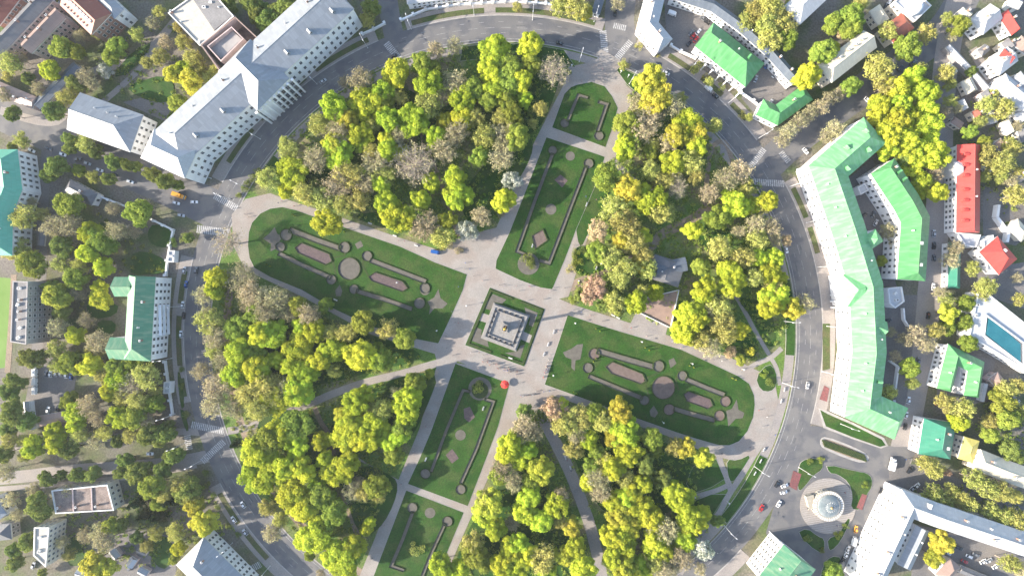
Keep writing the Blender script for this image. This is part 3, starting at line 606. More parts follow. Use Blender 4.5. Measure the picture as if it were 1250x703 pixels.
# --- upper right court
UR = strip('mansion', 'white corner building with blue grey roof on the parking court, top right of centre', 'building', [(801,-10),(791,31),(812,56)], 24, 8, 3, 'r_white', rows=2, step=4, hip=(.2,.6), extras=[('chimney',0,.4,-.3),('roof_vent',0,.8,.3),('chimney',1,.5,.2)])
strip('arc_building', 'long thin white building curving round the parking court, upper right', 'building', [(820,-8),(870,8),(905,33),(938,62),(972,100)], 14, 7, 2, 'r_dblue', rows=2, step=3.2, hip=(.2,.2), extras=[('roof_vent',2,.3,.4),('roof_vent',2,.7,.4),('chimney',3,.3,.3),('chimney',3,.7,.3)])
GH = rect4('mansion', 'bright green hip roofed white house between parking court and ring road, upper right', 'building', [(871,27),(934,79),(909,106),(848,58)], 8, 5, 'r_bgreen', rows=2, step=4.2, win=(1.6,2.2), hip=(.3,1), extras=[('chimney',0,.25,-.1),('dormer',0,.75,.4),('roof_vent',0,.55,.45)])
for i in range(6):
    t = i/5; g = P(862+44*t, 77.5+32.5*t, 6); mb = MB(); mb.cone((0,0,0),.42,.36,6.6,10); mb.box((0,0,6.6),1.1,1.1,.3)
    put(GH, 'column', bpy.data.meshes.get('column') or mb.mesh('column', M['white']), (g.x-.9, g.y-1.3, .05))
strip('mansion', 'bright green roofed lodge with bent plan by the ring, right of the green mansion', 'building', [(927,131),(948,141),(986,113)], 22, 6, 3.5, 'r_bgreen', rows=1, step=3.6, hip=(.8,.9), extras=[('chimney',1,.5,.3)])
strip('house', 'white three storey house with grey gabled roof across from the green lodge, upper right', 'building', [(1007,91),(1062,48)], 27, 10, 4, 'r_cream', wall='cream', rows=3, step=3.4, hip=(.5,.1), win=(1.2,1.6), extras=[('chimney',0,.3,.4),('chimney',0,.5,.45),('chimney',0,.65,.4),('chimney',0,.8,.45)])
strip('apartment_block', 'white block with rows of small windows at the top edge, right', 'building', [(966,20),(1000,-12)], 30, 11, 3, 'r_white', rows=4, step=3)
CH = flat('church', 'white church with a pale dome at the top edge, right', 'church', [(1091,3),(1112,-14),(1136,8),(1116,27)], 9, 'deck_w', 'cream', rows=2, step=3)
dm = MB(); dm.cone((0,0,0),3.6,3.6,3,20); dm.dome((0,0,3),3.9,4.2); dm.cone((0,0,7.1),.5,.3,1.5,8); g = P(1118,9,13); put(CH, 'dome', dm.mesh('dome', M['white']), (g.x, g.y, 9.05))
strip('house', 'rust red roofed house beside the domed church', 'house', [(1083,44),(1109,25)], 24, 7, 3, 'r_dred', wall='cream', rows=2, hip=(.8,.8))
strip('house', 'pale yellow walled house with tan roof next to the rust red one, upper right', 'house', [(1067,10),(1079,28)], 16, 6, 2.4, 'r_cream', wall='cream', rows=2)
for lab, pts, wd, h, rh, rf, wl in (
  ('large white roofed house near the top right corner', [(1192,34),(1216,14)], 24, 8, 3.5, 'r_white','white'),
  ('white house with bright red roof edge, top right corner', [(1224,16),(1240,40)], 15, 7, 2.6, 'r_red','white'),
  ('white house with crimson roof terrace by the right edge, top', [(1213,84),(1236,66)], 22, 8, 3, 'r_white','white'),
  ('small crimson roofed annex between white houses, right edge', [(1222,64),(1236,74)], 12, 9, 2, 'r_red','white'),
  ('blue white roofed house at the right edge under the crimson annex', [(1220,98),(1256,128)], 22, 8, 3, 'r_white','white'),
  ('white gabled house cut by the right edge, below the other white roofs', [(1240,92),(1256,110)], 15, 7, 3, 'r_blue','white'),
  ('brown roofed house by the right edge near the top', [(1242,50),(1258,62)], 16, 7, 2.5, 'r_brown','cream'),
  ('grey roofed house beside the crimson roof, right edge', [(1226,50),(1234,60)], 12, 6, 2.4, 'r_grey','cream')):
    strip('house', lab, 'house', pts, wd, h, rh, rf, wall=wl, rows=2, step=2.8, hip=(.6,.3), extras=[('chimney',0,.4,.3)])
strip('long_shed', 'long narrow pale roof beside the building site, upper right', 'shed', [(1157,56),(1205,108)], 7, 4, .9, 'r_white', wall='greyw', rows=0, hip=(0,0), over=.2)
for i, (x, y, dx, dy, wd, rf, wl, lab) in enumerate(((1200,62,5,-4,10,'r_grey','cream','small grey roofed house between the long pale shed and the white houses, upper right'),(1178,18,6,4,12,'r_cream','cream','tan roofed house left of the large white corner house, top right'),(1240,4,6,3,11,'r_white','white','white roof in the very top right corner'),(1205,118,4,6,12,'r_grey','pinkw','grey roofed pink house by the narrow lane, right edge'),(1246,142,4,6,12,'r_white','white','white roofed cottage cut by the right edge above the olive trees'),(1222,178,5,6,11,'r_brown','cream','brown roofed cottage in the gardens right of the long red roof'),(1205,205,4,5,10,'r_white','white','white roofed garden house just right of the long red roof'),(1242,215,5,7,12,'r_grey','cream','grey roofed house at the right edge beside the asphalt yard'),(1192,140,3,5,9,'r_dred','cream','tiny rust roofed shed in the garden strip, right of the yellow grove'),(1236,490,5,6,12,'r_grey','pinkw','grey roofed pink cottage among trees at the right edge, lower half'))):
    strip('house', lab, 'house', [(x-dx,y-dy),(x+dx,y+dy)], wd, 5, 2, rf, wall=wl, rows=1, step=2.6, hip=(.4,.4), over=.3, extras=[('chimney',0,.4,.3)])
for i, (x, y, dx, dy, wd, rf, lab) in enumerate(((1183,105,4,8,14,'r_cream','small tan roofed shed in the garden strip, right of the tall yellow grove'),(1160,85,5,6,11,'r_cream','pale shed at the top of the garden strip, right of the yellow grove'),(1210,142,3,9,10,'r_white','small white roofed cottage among grey trees, right edge'),(1231,155,4,8,12,'r_cream','cream roofed cottage near the right edge, among olive trees'),(1168,150,6,4,9,'r_brown','little brown roofed shed with pale wall above the long red roof'),(1248,165,3,8,10,'r_grey','grey cottage cut by the right edge above the red roof'),(1176,128,3,6,8,'r_white','narrow white lean to in the garden strip'))):
    strip('cottage', lab, 'cottage', [(x-dx,y-dy),(x+dx,y+dy)], wd, 4, 1.6, rf, wall='cream', rows=1, step=2.6, hip=(.3,.3), over=.3)
# --- the big pale green roofed complex on the right
BG = strip('palace', 'very long white palace with pale green roof curving along the right side of the ring', 'building',
      [(1068,159),(1011,209),(1035,279),(1057,350),(1061,430),(1053,496),(1100,517)], 42, 13.5, 5.5, 'r_green', hip=(.9,.6), rows=3, step=4.6, win=(1.2,2.0),
      extras=[('dormer',0,.2,-.4),('dormer',0,.6,-.4),('dormer',0,.35,.5),('dormer',0,.8,.5),('roof_vent',1,.2,-.5),('roof_vent',1,.6,-.5),('roof_vent',2,.1,-.5),('roof_vent',2,.6,.5),('roof_vent',3,.4,-.4),('roof_vent',3,.8,.5),('roof_vent',4,.2,-.4),('roof_vent',4,.7,-.4),('dormer',4,.5,.5),('roof_vent',5,.5,.3)])
wing(BG, [(1060,285),(1070,300)], 20, 13.2, 4, 'r_green', 'white'); wing(BG, [(1064,398),(1078,404)], 24, 13.2, 4.6, 'r_green', 'white', hip=(.1,.1))
# white balconies and steps along the front, each a piece of its own
stepm = MB(); stepm.box((0,0,0), 2.6, 3.4, .4); stepm.box((0,0,4.4), 1.4, 2.8, .3); stepm.box((-.55,0,4.7), .12, 2.8, .9); stepm = stepm.mesh('balcony', M['white'])
fr = [(980,206),(1004,270),(1023,338)]
for i in range(17):
    t = i/16*2; k = min(1, int(t)); f = t-k; x = fr[k][0]+(fr[k+1][0]-fr[k][0])*f; y = fr[k][1]+(fr[k+1][1]-fr[k][1])*f
    g = P(x+1.0, y, 4.4); put(BG, 'balcony', stepm, (g.x, g.y, 0.05), R(-72))
for i in range(6):
    g = P(1014, 338+7.4*i, 0); mb = MB(); mb.cone((0,0,0),.6,.5,9.4,10); mb.box((0,0,9.4),1.4,1.4,.5)
    put(BG, 'portico_column', bpy.data.meshes.get('portico_column') or mb.mesh('portico_column', M['white']), (g.x, g.y, .16))
part_box(BG, 'portico_roof', (1032,357), 9.95, (5.6, 22, .9), 0, 'white')
wing(BG, [(1052,352),(1031,355)], 40, 13.7, 4.6, 'r_green', 'white', hip=(.1,.6))
BM = strip('palace', 'bright green roofed middle wing behind the curved palace, right', 'building', [(1077,203),(1106,247),(1117,268),(1112,342)], 35, 13, 4.5, 'r_bgreen', hip=(.3,.5), rows=3, step=3.6,
      extras=[('dormer',0,.3,.4),('dormer',0,.5,.4),('chimney',0,.15,.4),('roof_hatch',2,.4,.1),('roof_hatch',2,.75,.2),('roof_vent',2,.2,-.4)])
flat('annex', 'small white flat roofed link between the palace and its middle wing', 'building', [(1046,229),(1055,224),(1060,232),(1050,238)], 5, 'deck_w', 'white', rows=0)
flat('annex', 'white annex with grey roof lights south of the middle wing', 'building', [(1083,352),(1100,350),(1103,368),(1092,376),(1085,370)], 7, 'deck_w', 'white', rows=1, extras=[('roof_hatch',1092,358),('air_unit',1094,366)])
for pts, lab in (([(1100,376),(1101,390),(1106,398)],'white garden wall beside the annex, behind the curved palace'),([(1084,440),(1094,447),(1090,475)],'white bent yard wall behind the curved palace')):
    p3 = [P(*q) for q in pts]; mb = MB()
    for a, b in zip(p3, p3[1:]): mb.box(((a.x+b.x)/2,(a.y+b.y)/2,0),(b-a).length,.9,2.2,math.atan2(b.y-a.y,b.x-a.x))
    tag(mb.build('garden_wall', M['white']), lab, 'wall')
RR = strip('guest_house', 'long red tiled roof with white facade and a row of dormers, right side', 'building', [(1182,177),(1181,284)], 29, 8.5, 4, 'r_red', hip=(.1,.1), rows=3, step=3.2, win=(1.4,1.6),
      extras=[('dormer',0,a,-.55) for a in (.12,.24,.36,.52,.64,.75,.87)]+[('roof_vent',0,.3,.2),('roof_vent',0,.6,.2)])
flat('annex', 'white hipped pavilion joined to the lower end of the red roof', 'building', [(1166,284),(1196,287),(1190,302),(1178,300)], 6, 'deck_w', 'white', rows=1)
wing(RR, [(1164,206),(1176,206)], 18, 8.8, 3, 'r_white', 'white')
strip('house', 'red and white hip roofed house below the long red roof, right', 'house', [(1206,298),(1230,326)], 30, 8, 4.5, 'r_red', rows=2, hip=(.9,.9), extras=[('roof_hatch',0,.4,.3)])
flat('annex', 'white windowed block between the two red roofed buildings, right', 'building', [(1199,294),(1211,287),(1222,330),(1204,330)], 7, 'deck_w', 'white', rows=2)
wz = P(1214,262); mb = MB()
for a, b in zip([(1214,251),(1212,266),(1226,285),(1224,296)], [(1212,266),(1226,285),(1224,296)]):
    a, b = P(*a), P(*b); mb.box(((a.x+b.x)/2-wz.x,(a.y+b.y)/2-wz.y,0),(b-a).length,1.6,3,math.atan2(b.y-a.y,b.x-a.x))
tag(mb.build('garden_wall', M['white'], loc=(wz.x,wz.y,0)), 'zigzag white wall in the asphalt yard beside the red roof', 'wall')
strip('house', 'cream roofed lean to by the yard right of the red roof', 'house', [(1236,272),(1252,290)], 16, 4, 1.5, 'r_cream', wall='cream', rows=0)
strip('long_shed', 'narrow teal green roof beside the alley, below the long red roof', 'shed', [(1165,296),(1164,352)], 15, 5, 2, 'r_teal', rows=1, hip=(.4,.4))
PB = flat('swimming_hall', 'white modern hall with a long turquoise roof light, right edge', 'building', [(1193,357),(1202,356),(1262,404),(1262,458),(1182,410)], 8, 'deck_w', 'white', rows=2, step=3.4, extras=[('air_unit',1192,372),('air_unit',1190,385),('roof_hatch',1190,398)])
pm = MB(); pm.prism(ccw([tuple((P(*v, 9)-PB.location)[:2]) for v in [(1208,386),(1246,420),(1246,442),(1204,408)]]), 8.02, 9.0); pm.build('roof_light', M['pool'], PB)
pm = MB(); qq = ccw([tuple((P(*v, 9)-PB.location)[:2]) for v in [(1203,383),(1250,418),(1250,448),(1200,410)]]); qi = inset(qq, 1.0)
for i in range(4): pm.face([(*qq[i],9.2),(*qq[(i+1)%4],9.2),(*qi[(i+1)%4],9.2),(*qi[i],9.2)]); pm.face([(*qq[i],8.02),(*qq[(i+1)%4],8.02),(*qq[(i+1)%4],9.2),(*qq[i],9.2)])
pm.build('roof_light_frame', M['trim'], PB)
GS = strip('courtyard_house', 'bright green roofed house folded round a white courtyard, right', 'building', [(1185,484),(1191,447),(1163,433),(1152,476)], 19, 8, 3.4, 'r_bgreen', rows=2, step=3, hip=(.3,.3), extras=[('roof_vent',0,.5,.3),('roof_vent',2,.5,-.3),('chimney',1,.5,.2)])
flat('annex', 'low white roof inside the green courtyard house', 'building', [(1172,446),(1185,450),(1180,482),(1168,480)], 4, 'deck_w', 'white', rows=0, extras=[('roof_hatch',1175,460),('air_unit',1177,470)])
strip('house', 'teal hip roofed white house at the corner of the street, lower right', 'building', [(1147,513),(1140,557)], 40, 8, 4.5, 'r_teal', rows=2, step=3, hip=(.3,.6), extras=[('chimney',0,.3,.3),('roof_vent',0,.5,-.3),('roof_hatch',0,.7,.5)])
strip('house', 'small house with yellow sheet roof beside the teal house, lower right', 'house', [(1186,535),(1178,562)], 20, 6, 1.6, 'r_yellow', wall='cream', rows=2)
strip('terrace_house', 'cream roofed long terrace running to the right edge, lower right', 'building', [(1192,560),(1222,572),(1260,586)], 26, 8, 3.5, 'r_cream', wall='cream', rows=2, step=3, hip=(.3,.3), extras=[('chimney',0,.4,.3),('chimney',1,.3,-.3),('chimney',1,.7,.3)])
strip('house', 'small pink walled house right of the green courtyard house', 'house', [(1212,458),(1222,470)], 14, 5, 2, 'r_brown', wall='pinkw', rows=1)
strip('kiosk', 'row of white kiosks in the alley beside the green courtyard house', 'kiosk', [(1204,468),(1199,490)], 5, 3, .8, 'r_white', rows=0, over=.2, hip=(0,0))
LB = strip('apartment_block', 'long white apartment block with pale and dark blue roofs, bottom right', 'building', [(1060,718),(1108,615),(1146,629),(1270,670)], 29, 13, 4.5, 'r_white', rows=4, step=4.6, hip=(.1,.1), win=(1.1,1.4),
      extras=[('chimney',0,.2,.3),('chimney',0,.45,.3),('roof_vent',0,.7,-.3),('chimney',0,.85,.4),('dormer',1,.5,.5),('chimney',2,.2,.4),('roof_vent',2,.45,.4),('chimney',2,.5,-.4),('chimney',2,.7,.3),('dormer',2,.8,-.4)])
strip('annex', 'narrow blue roofed annex inside the angle of the long white apartment block', 'building', [(1126,644),(1103,692)], 18, 9, 2.2, 'r_blue', rows=2, hip=(.1,.1), extras=[('roof_vent',0,.3,.3),('roof_vent',0,.6,.3)])
strip('house', 'brown and cream roofed house in the yard at the bottom edge, right', 'house', [(1148,706),(1166,686)], 18, 6, 2.4, 'r_brown', wall='cream', rows=2)
strip('long_shed', 'long grey roofed garage row in the yard, bottom right', 'shed', [(1172,694),(1215,712)], 9, 3.5, 1, 'r_grey', wall='greyw', rows=0, hip=(0,0), over=.2)
BB = strip('hotel', 'white hotel with mossy green roof at the bottom edge, right of centre', 'building', [(944,720),(976,679)], 50, 15, 2.5, 'r_mgreen', rows=5, step=3.6, hip=(.1,.1), win=(1.5,1.6), extras=[('roof_hatch',0,.3,.3),('chimney',0,.6,-.3),('roof_vent',0,.5,.5)])
# white fence and gate lodges along the left of the ring
for pts, lab in (([(213,281),(209,300),(206,318),(204,336)],'white stone fence with gate posts above the green roofed school, left of the ring'),([(203,441),(207,470),(212,505)],'white stone fence below the green roofed school, left of the ring'),([(123,240),(160,254),(190,270),(213,281)],'low white street fence running to the corner of the crossing'),
                 ([(443,43),(457,37),(470,30)],'white wall beside the barracks corner at the top street'),([(490,26),(520,13),(560,7),(630,3),(690,8),(727,20)],'curved white wall along the top of the ring'),([(818,57),(830,64),(848,72)],'white gate wall between corner building and green mansion'),([(902,113),(918,124),(930,134)],'white gate wall between green mansion and green lodge')):
    p3 = [P(*q) for q in pts]; o = sum(p3, Vector())/len(p3); r = empty('stone_fence', (o.x, o.y, 0)); tag(r, lab, 'fence')
    for a, b in zip(p3, p3[1:]):
        d = b-a; L = d.length; rz = math.atan2(d.y, d.x); k = max(1, int(L/6)); mb = MB(); mb.box((0,0,0), L, .7, 1.5); mb.box((0,0,1.5), L, 1.0, .15)
        put(r, 'fence_wall', mb.mesh('fence_wall', M['white']), (a+b)/2, rz)
        for i in range(k+1):
            g = a.lerp(b, i/k); pm = MB(); pm.box((0,0,0), 1.2, 1.2, 2.3); pm.box((0,0,2.3), 1.5, 1.5, .2); put(r, 'gate_post', bpy.data.meshes.get('gate_post') or pm.mesh('gate_post', M['white']), (g.x, g.y, .2), rz)
for (x, y), lab in (((211,313),'white gate lodge on the fence above the green roofed school'),((206,473),'white gate lodge on the fence below the green roofed school')):
    flat('gate_lodge', lab, 'lodge', [(x-5,y-7),(x+3,y-7),(x+2,y+7),(x-6,y+7)], 3.4, 'deck_w', 'white', rows=0, extras=[('roof_hatch',x-1,y)])

# --- rotunda with glass dome ------------------------------------------------------------------
mb = MB(); mb.cone((0,0,0), 17, 17, .22, 64); pz = P(1010.5,617)
tag(mb.build('round_plaza', M['walk'], loc=(pz.x,pz.y,.06)), kind='structure')
ring = MB()
for i in range(-14, 15):
    y = i*1.12; half = math.sqrt(max(0, 16.7**2-y*y))
    if half > 1: ring.face([(-half,y-.2,0),(half,y-.2,0),(half,y+.2,0),(-half,y+.2,0)])
tag(ring.build('paving_band', M['kerb'], loc=(pz.x,pz.y,.286)), kind='structure').rotation_euler = (0,0,R(-8))
g = P(1011,617,4); g.z = 0; rt = empty('rotunda', (g.x,g.y,.28)); tag(rt, 'cream rotunda with a round glass dome on a striped plaza, lower right', 'building')
mb = MB(); mb.cone((0,0,0), 8.7, 8.5, 4.0, 40); mb.build('wall', M['beige'], rt)
mb = MB(); mb.cone((0,0,3.8), 9.2, 9.2, .6, 40); mb.build('cornice', M['beige'], rt)
mb = MB()
for i in range(36):
    a0, a1 = 2*math.pi*i/36, 2*math.pi*(i+.55)/36
    mb.face([(8.9*math.cos(a0),8.9*math.sin(a0),4.45),(8.9*math.cos(a1),8.9*math.sin(a1),4.45),(7.4*math.cos(a1),7.4*math.sin(a1),4.48),(7.4*math.cos(a0),7.4*math.sin(a0),4.48)])
mb.build('balustrade', M['trim'], rt)
for r0, h0, z0, mm, nm in ((6.9,1.9,4.42,'dome','glass_dome'),(2.6,.9,6.0,'dome','lantern'),(.7,.9,6.8,'gold','finial')):
    mb = MB(); mb.dome((0,0,z0), r0, h0, 32, 5); mb.build(nm, M[mm], rt)
mb = MB()
for i in range(16):
    a = 2*math.pi*i/16; mb.tube((6.8*math.cos(a),6.8*math.sin(a),4.7),(2.4*math.cos(a),2.4*math.sin(a),6.3),.1,.1,4)
mb.build('dome_ribs', M['trim'], rt)
for i in range(18):
    a = 2*math.pi*i/18; put(rt, 'window', win_mesh(1.5,2.2,'trim'), (g.x+8.72*math.cos(a), g.y+8.72*math.sin(a), 1.0), a+math.pi/2)
mb = MB(); mb.box((0,0,0), 4, 7, 2.6); mb.box((0,0,2.6), 4.6, 7.6, .3); put(rt, 'porch', mb.mesh('porch', M['beige']), (g.x-9.6, g.y+2, .28), .25)
for q, r_ in (([(973,587),(975,566),(983,560),(995,559),(1004,563),(1004,572),(992,580),(983,592),(975,600)],1), ([(1008,566),(1046,575),(1058,577),(1064,583),(1064,594),(1058,602),(1050,622),(1038,620),(1041,605),(1036,588),(1022,578),(1012,577)],1),
            ([(972,650),(985,644),(998,654),(1006,657),(1006,671),(998,674)],1), ([(1010,657),(1024,652),(1034,632),(1038,634),(1026,660),(1014,672),(1011,668)],1), ([(1004,690),(1014,678),(1028,680),(1022,705),(1000,715)],1)):
    lawn(q, r_)
slab('traffic_island', [(1001,535),(1008,532),(1040,544),(1061,555),(1059,564),(1045,564),(1010,550),(1001,544)], .05, .20, M['kerb'], round_=1); slab('island_soil', [(1004,537),(1009,535),(1040,547),(1057,556),(1056,561),(1045,561),(1010,547),(1004,543)], .06, .215, M['dirt'], round_=1)
par = empty('parterre', P(1031,548)); tag(par, 'long clipped hedge bed with lattice pattern on the traffic island, lower right', 'flower bed')
hm = MB(); hm.box((0,0,0),.7,1.1,.5); hm = hm.mesh('hedge_block', M['hedge'])
for i in range(26):
    for j in range(4):
        t = i/25; g = P(1005+50*t+2.4*(1.5-j)*-.38, 540.5+18*t+2.4*(1.5-j)*-.92+.0); put(par, 'hedge_block', hm, (g.x, g.y, .3), R(-20))

# --- cafe in the north-east grove
CF = strip('cafe', 'dark grey roofed cafe with terrace among the trees, right of the monument', 'building', [(818,316),(809,345)], 39, 5, 2, 'r_grey', wall='greyw', hip=(.2,.2), rows=1, extras=[('chimney',0,.3,.3),('roof_vent',0,.6,-.3)])
wing(CF, [(800,330),(838,322)], 17, 5.3, 1.9, 'r_dblue', 'greyw', hip=(.1,.1))
q = [(786,364),(828,354),(818,400),(777,380)]; o = P(802,376); r = empty('terrace', (o.x,o.y,0)); tag(r, 'fenced cafe terrace with tan deck beside the wide walk', 'terrace')
mb = MB(); mb.prism(ccw([tuple((P(*v)-o)[:2]) for v in q]), .1, .62); mb.build('deck', mat('terrace_deck', (0.30,0.21,0.17), (0.24,0.17,0.14), .3), r)
mb = MB(); pp = [P(*v)-o for v in q+[q[0]]]
for a, b in zip(pp, pp[1:]): mb.box(((a.x+b.x)/2,(a.y+b.y)/2,.3),(b-a).length,.5,1.2,math.atan2(b.y-a.y,b.x-a.x))
mb.build('railing', M['trim'], r)

# --- monument -----------------------------------------------------------------------------------
lawn([(598,351),(665,377),(640,447),(568,421)])
oc = P(616,398.5); mon = empty('monument', (oc.x,oc.y,.3)); tag(mon, 'tall column with gilded eagle on a square stone terrace at the centre of the park', 'monument')
def MP(x, y, z=0): v = P(x, y, z)-mon.location; return v
sq = [(603.5,371.6),(644.5,386),(629,427),(589,411.7)]
TQ = ccw([tuple(MP(*v,1.6)[:2]) for v in sq]); rzm = math.atan2(TQ[1][1]-TQ[0][1], TQ[1][0]-TQ[0][0])
for i, (d, z0, z1) in enumerate(((-.9,0,.35),(-.45,.35,.7),(0,.7,1.5))):
    mb = MB(); mb.prism(inset(TQ, d), z0, z1); mb.build('step' if i < 2 else 'terrace', M['stone'], mon)
I1, I2 = inset(TQ, 0.1), inset(TQ, 1.3)
for i in range(4):
    j = (i+1)%4; mb = MB(); a, b, c, d = I1[i], I1[j], I2[j], I2[i]; mb.prism([a,b,c,d], 1.5, 2.05); mb.build('parapet', M['stone'], mon)
I3 = inset(TQ, 2.1); cn = MB(); cn.box((0,0,0), .9, .9, 1.0); cn.cone((0,0,1.0),.4,.15,.5,6); cn = cn.mesh('bollard', M['iron'])
for i in range(4):
    a, b = Vector(I3[i]), Vector(I3[(i+1)%4])
    for k in range(5): g = a.lerp(b, (k+.5)/5); put(mon, 'bollard', cn, (g.x+mon.location.x, g.y+mon.location.y, 1.8), rzm)
I4 = inset(TQ, 2.8); k2 = inset(TQ, 3.2); mb = MB()
for i in range(4): j = (i+1)%4; mb.prism([I4[i],I4[j],k2[j],k2[i]], 1.5, 2.3)
mb.build('inner_parapet', M['stone'], mon)
c0 = Vector((sum(v[0] for v in TQ)/4, sum(v[1] for v in TQ)/4, 0))
mb = MB()
for s_, z0, hh in ((5.2,1.5,.5),(4.4,2.0,.5),(3.5,2.5,2.6),(3.9,5.1,.35)): mb.box((c0.x,c0.y,z0), s_, s_, hh, rzm)
mb.build('pedestal', M['stone'], mon)
mb = MB(); mb.cone((c0.x,c0.y,5.45), 1.25, 1.05, .5, 20); mb.cone((c0.x,c0.y,5.95), .98, .8, 8.6, 20); mb.cone((c0.x,c0.y,14.55), .8, 1.25, .7, 20); mb.box((c0.x,c0.y,15.25), 2.3, 2.3, .35, rzm); mb.build('column', M['iron'], mon)
mb = MB(); mb.dome((c0.x,c0.y,15.6), .9, .8, 12, 4); mb.tube((c0.x,c0.y,16.1),(c0.x-.2,c0.y,17.9),.55,.3,7); mb.tube((c0.x-.2,c0.y,17.8),(c0.x-.5,c0.y,18.2),.24,.1,6)
for s_ in (-1,1):
    a = Vector((c0.x,c0.y,17.3)); d = Vector((-math.sin(rzm), math.cos(rzm), 0))*s_
    for r_, z_ in ((1.2,18.0),(1.8,18.5),(2.1,18.2),(1.5,17.0)): mb.face([a, a+d*r_+Vector((.3,0,z_-17.3)), a+d*(r_+.3)+Vector((.1,0,z_-17.7)), a+Vector((0,0,-.6))])
mb.build('eagle', M['gold'], mon)
for a, b in (((585.5,386),(596,389.5)),((637,409),(650,415))):
    a, b = P(*a), P(*b); d = b-a; mb = MB(); mb.box((0,0,0), d.length, 5.0, .07); o = mb.build('path', M['walk'], loc=((a.x+b.x)/2,(a.y+b.y)/2,.27)); o.rotation_euler = (0,0,math.atan2(d.y,d.x)); tag(o, kind='structure')
# ------------------------------------------------------------------ automatic labels: look + rank from a landmark
MARKS = [((616,398),'the gilded column'),((810,330),'the cafe'),((1008,617),'the glass domed rotunda'),((190,388),'the green roofed school hall'),((270,150),'the middle of the white barracks'),
 ((224,207),'the lower corner of the barracks'),((437,18),'the upper corner of the barracks'),((892,65),'the bright green mansion'),((957,130),'the green lodge'),((1020,205),'the upper corner of the curved palace'),
 ((1035,345),'the portico of the curved palace'),((1075,520),'the lower end of the curved palace'),((1118,262),'the middle palace wing'),((1181,230),'the long red roof'),((1217,312),'the lower red roof'),
 ((1218,405),'the swimming hall'),((1172,460),'the green courtyard house'),((1146,540),'the teal corner house'),((1108,615),'the corner of the long white block'),((947,690),'the bottom hotel'),((265,680),'the bottom left hall'),
 ((102,608),'the flat roofed row house'),((52,665),'the narrow window block'),((26,380),'the left edge apartment block'),((125,150),'the pale hall beside the barracks'),((282,55),'the roofless shell'),((105,15),'the red brick block'),((100,236),'the small grey cottage'),
 ((8,240),'the teal school'),((1030,70),'the white house across from the lodge'),((1116,5),'the domed church'),((1096,34),'the rust red house'),((1212,25),'the top right white house'),((1224,82),'the crimson terrace house'),
 ((322,245),'the left tip of the left lawn'),((918,485),'the right tip of the right lawn'),((725,102),'the top of the upper lawn'),((500,640),'the bottom lawn'),((610,325),'the lower left corner of the upper lawn'),((675,350),'the lower right corner of the upper lawn'),
 ((568,335),'the right end of the left lawn'),((556,443),'the top left corner of the lower lawn'),((622,470),'the top right corner of the lower lawn'),((665,470),'the lower left corner of the right lawn'),((276,250),'the crossing by the barracks'),((260,281),'the leftmost crossing'),
 ((738,55),'the crossing at the top street'),((937,223),'the crossing at the right of the ring'),((253,522),'the crossing at the lower left of the ring'),((479,62),'the crossing at the upper end of the barracks'),((1,702),'the bottom left corner'),((1249,702),'the bottom right corner'),((1,1),'the top left corner'),((1249,1),'the top right corner'),
 ((625,702),'the middle of the bottom edge'),((600,1),'the middle of the top edge'),((1,480),'the left edge below the middle'),((1249,520),'the right edge below the middle'),((720,640),'the lower end of the slanting tree lined walk'),((655,490),'the upper end of the slanting tree lined walk'),
 ((1032,548),'the lattice hedge bed'),((802,378),'the cafe terrace'),((400,485),'the fork of the lower left path'),((497,595),'the cross path of the lower lawn'),((668,165),'the cross path of the upper lawn'),((1153,60),'the long pale shed roof'),((1085,570),'the street by the lattice bed'),((340,640),'the ring road at the lower left'),((800,690),'the bottom of the lower right grove'),((560,60),'the ring road at the top'),
 ((330,200),'the left end of the upper left grove'),((960,330),'the ring road on the right'),((235,430),'the ring road on the left'),((460,170),'the middle of the upper left grove'),((560,170),'the right half of the upper left grove'),((350,420),'the upper part of the lower left grove'),((390,560),'the middle of the lower left grove'),((790,590),'the middle of the lower right grove'),((640,600),'the grove right of the lower lawn'),((870,250),'the middle of the right grove'),((890,370),'the lower end of the right grove'),((770,260),'the left side of the right grove'),((1100,140),'the tall grove above the palace'),((130,440),'the trees below the green roofed school'),((150,560),'the boulevard on the left'),((90,310),'the garden left of the ring')]
ORD = ['closest','second closest','third closest','fourth closest','fifth closest','sixth closest','seventh closest','eighth closest','ninth closest','tenth closest','eleventh closest','twelfth closest','thirteenth closest','fourteenth closest','fifteenth closest']
AUTO = {}
def later(o, desc, x, y): AUTO.setdefault(desc, []).append((o, x, y))
def write_labels():
    for desc, items in AUTO.items():
        best = {}
        for (mx, my), ph in MARKS:
            order = sorted(range(len(items)), key=lambda i: (items[i][1]-mx)**2+(items[i][2]-my)**2)
            for r_, i in enumerate(order[:15]):
                lab = f"{desc}, {ORD[r_]} to {ph}"
                if len(lab.split()) > 16: continue
                sc_ = r_*35+math.hypot(items[i][1]-mx, items[i][2]-my)
                if i not in best or sc_ < best[i][0]: best[i] = (sc_, lab)
        for i, (o, x, y) in enumerate(items): o['label'] = best[i][1] if i in best else desc

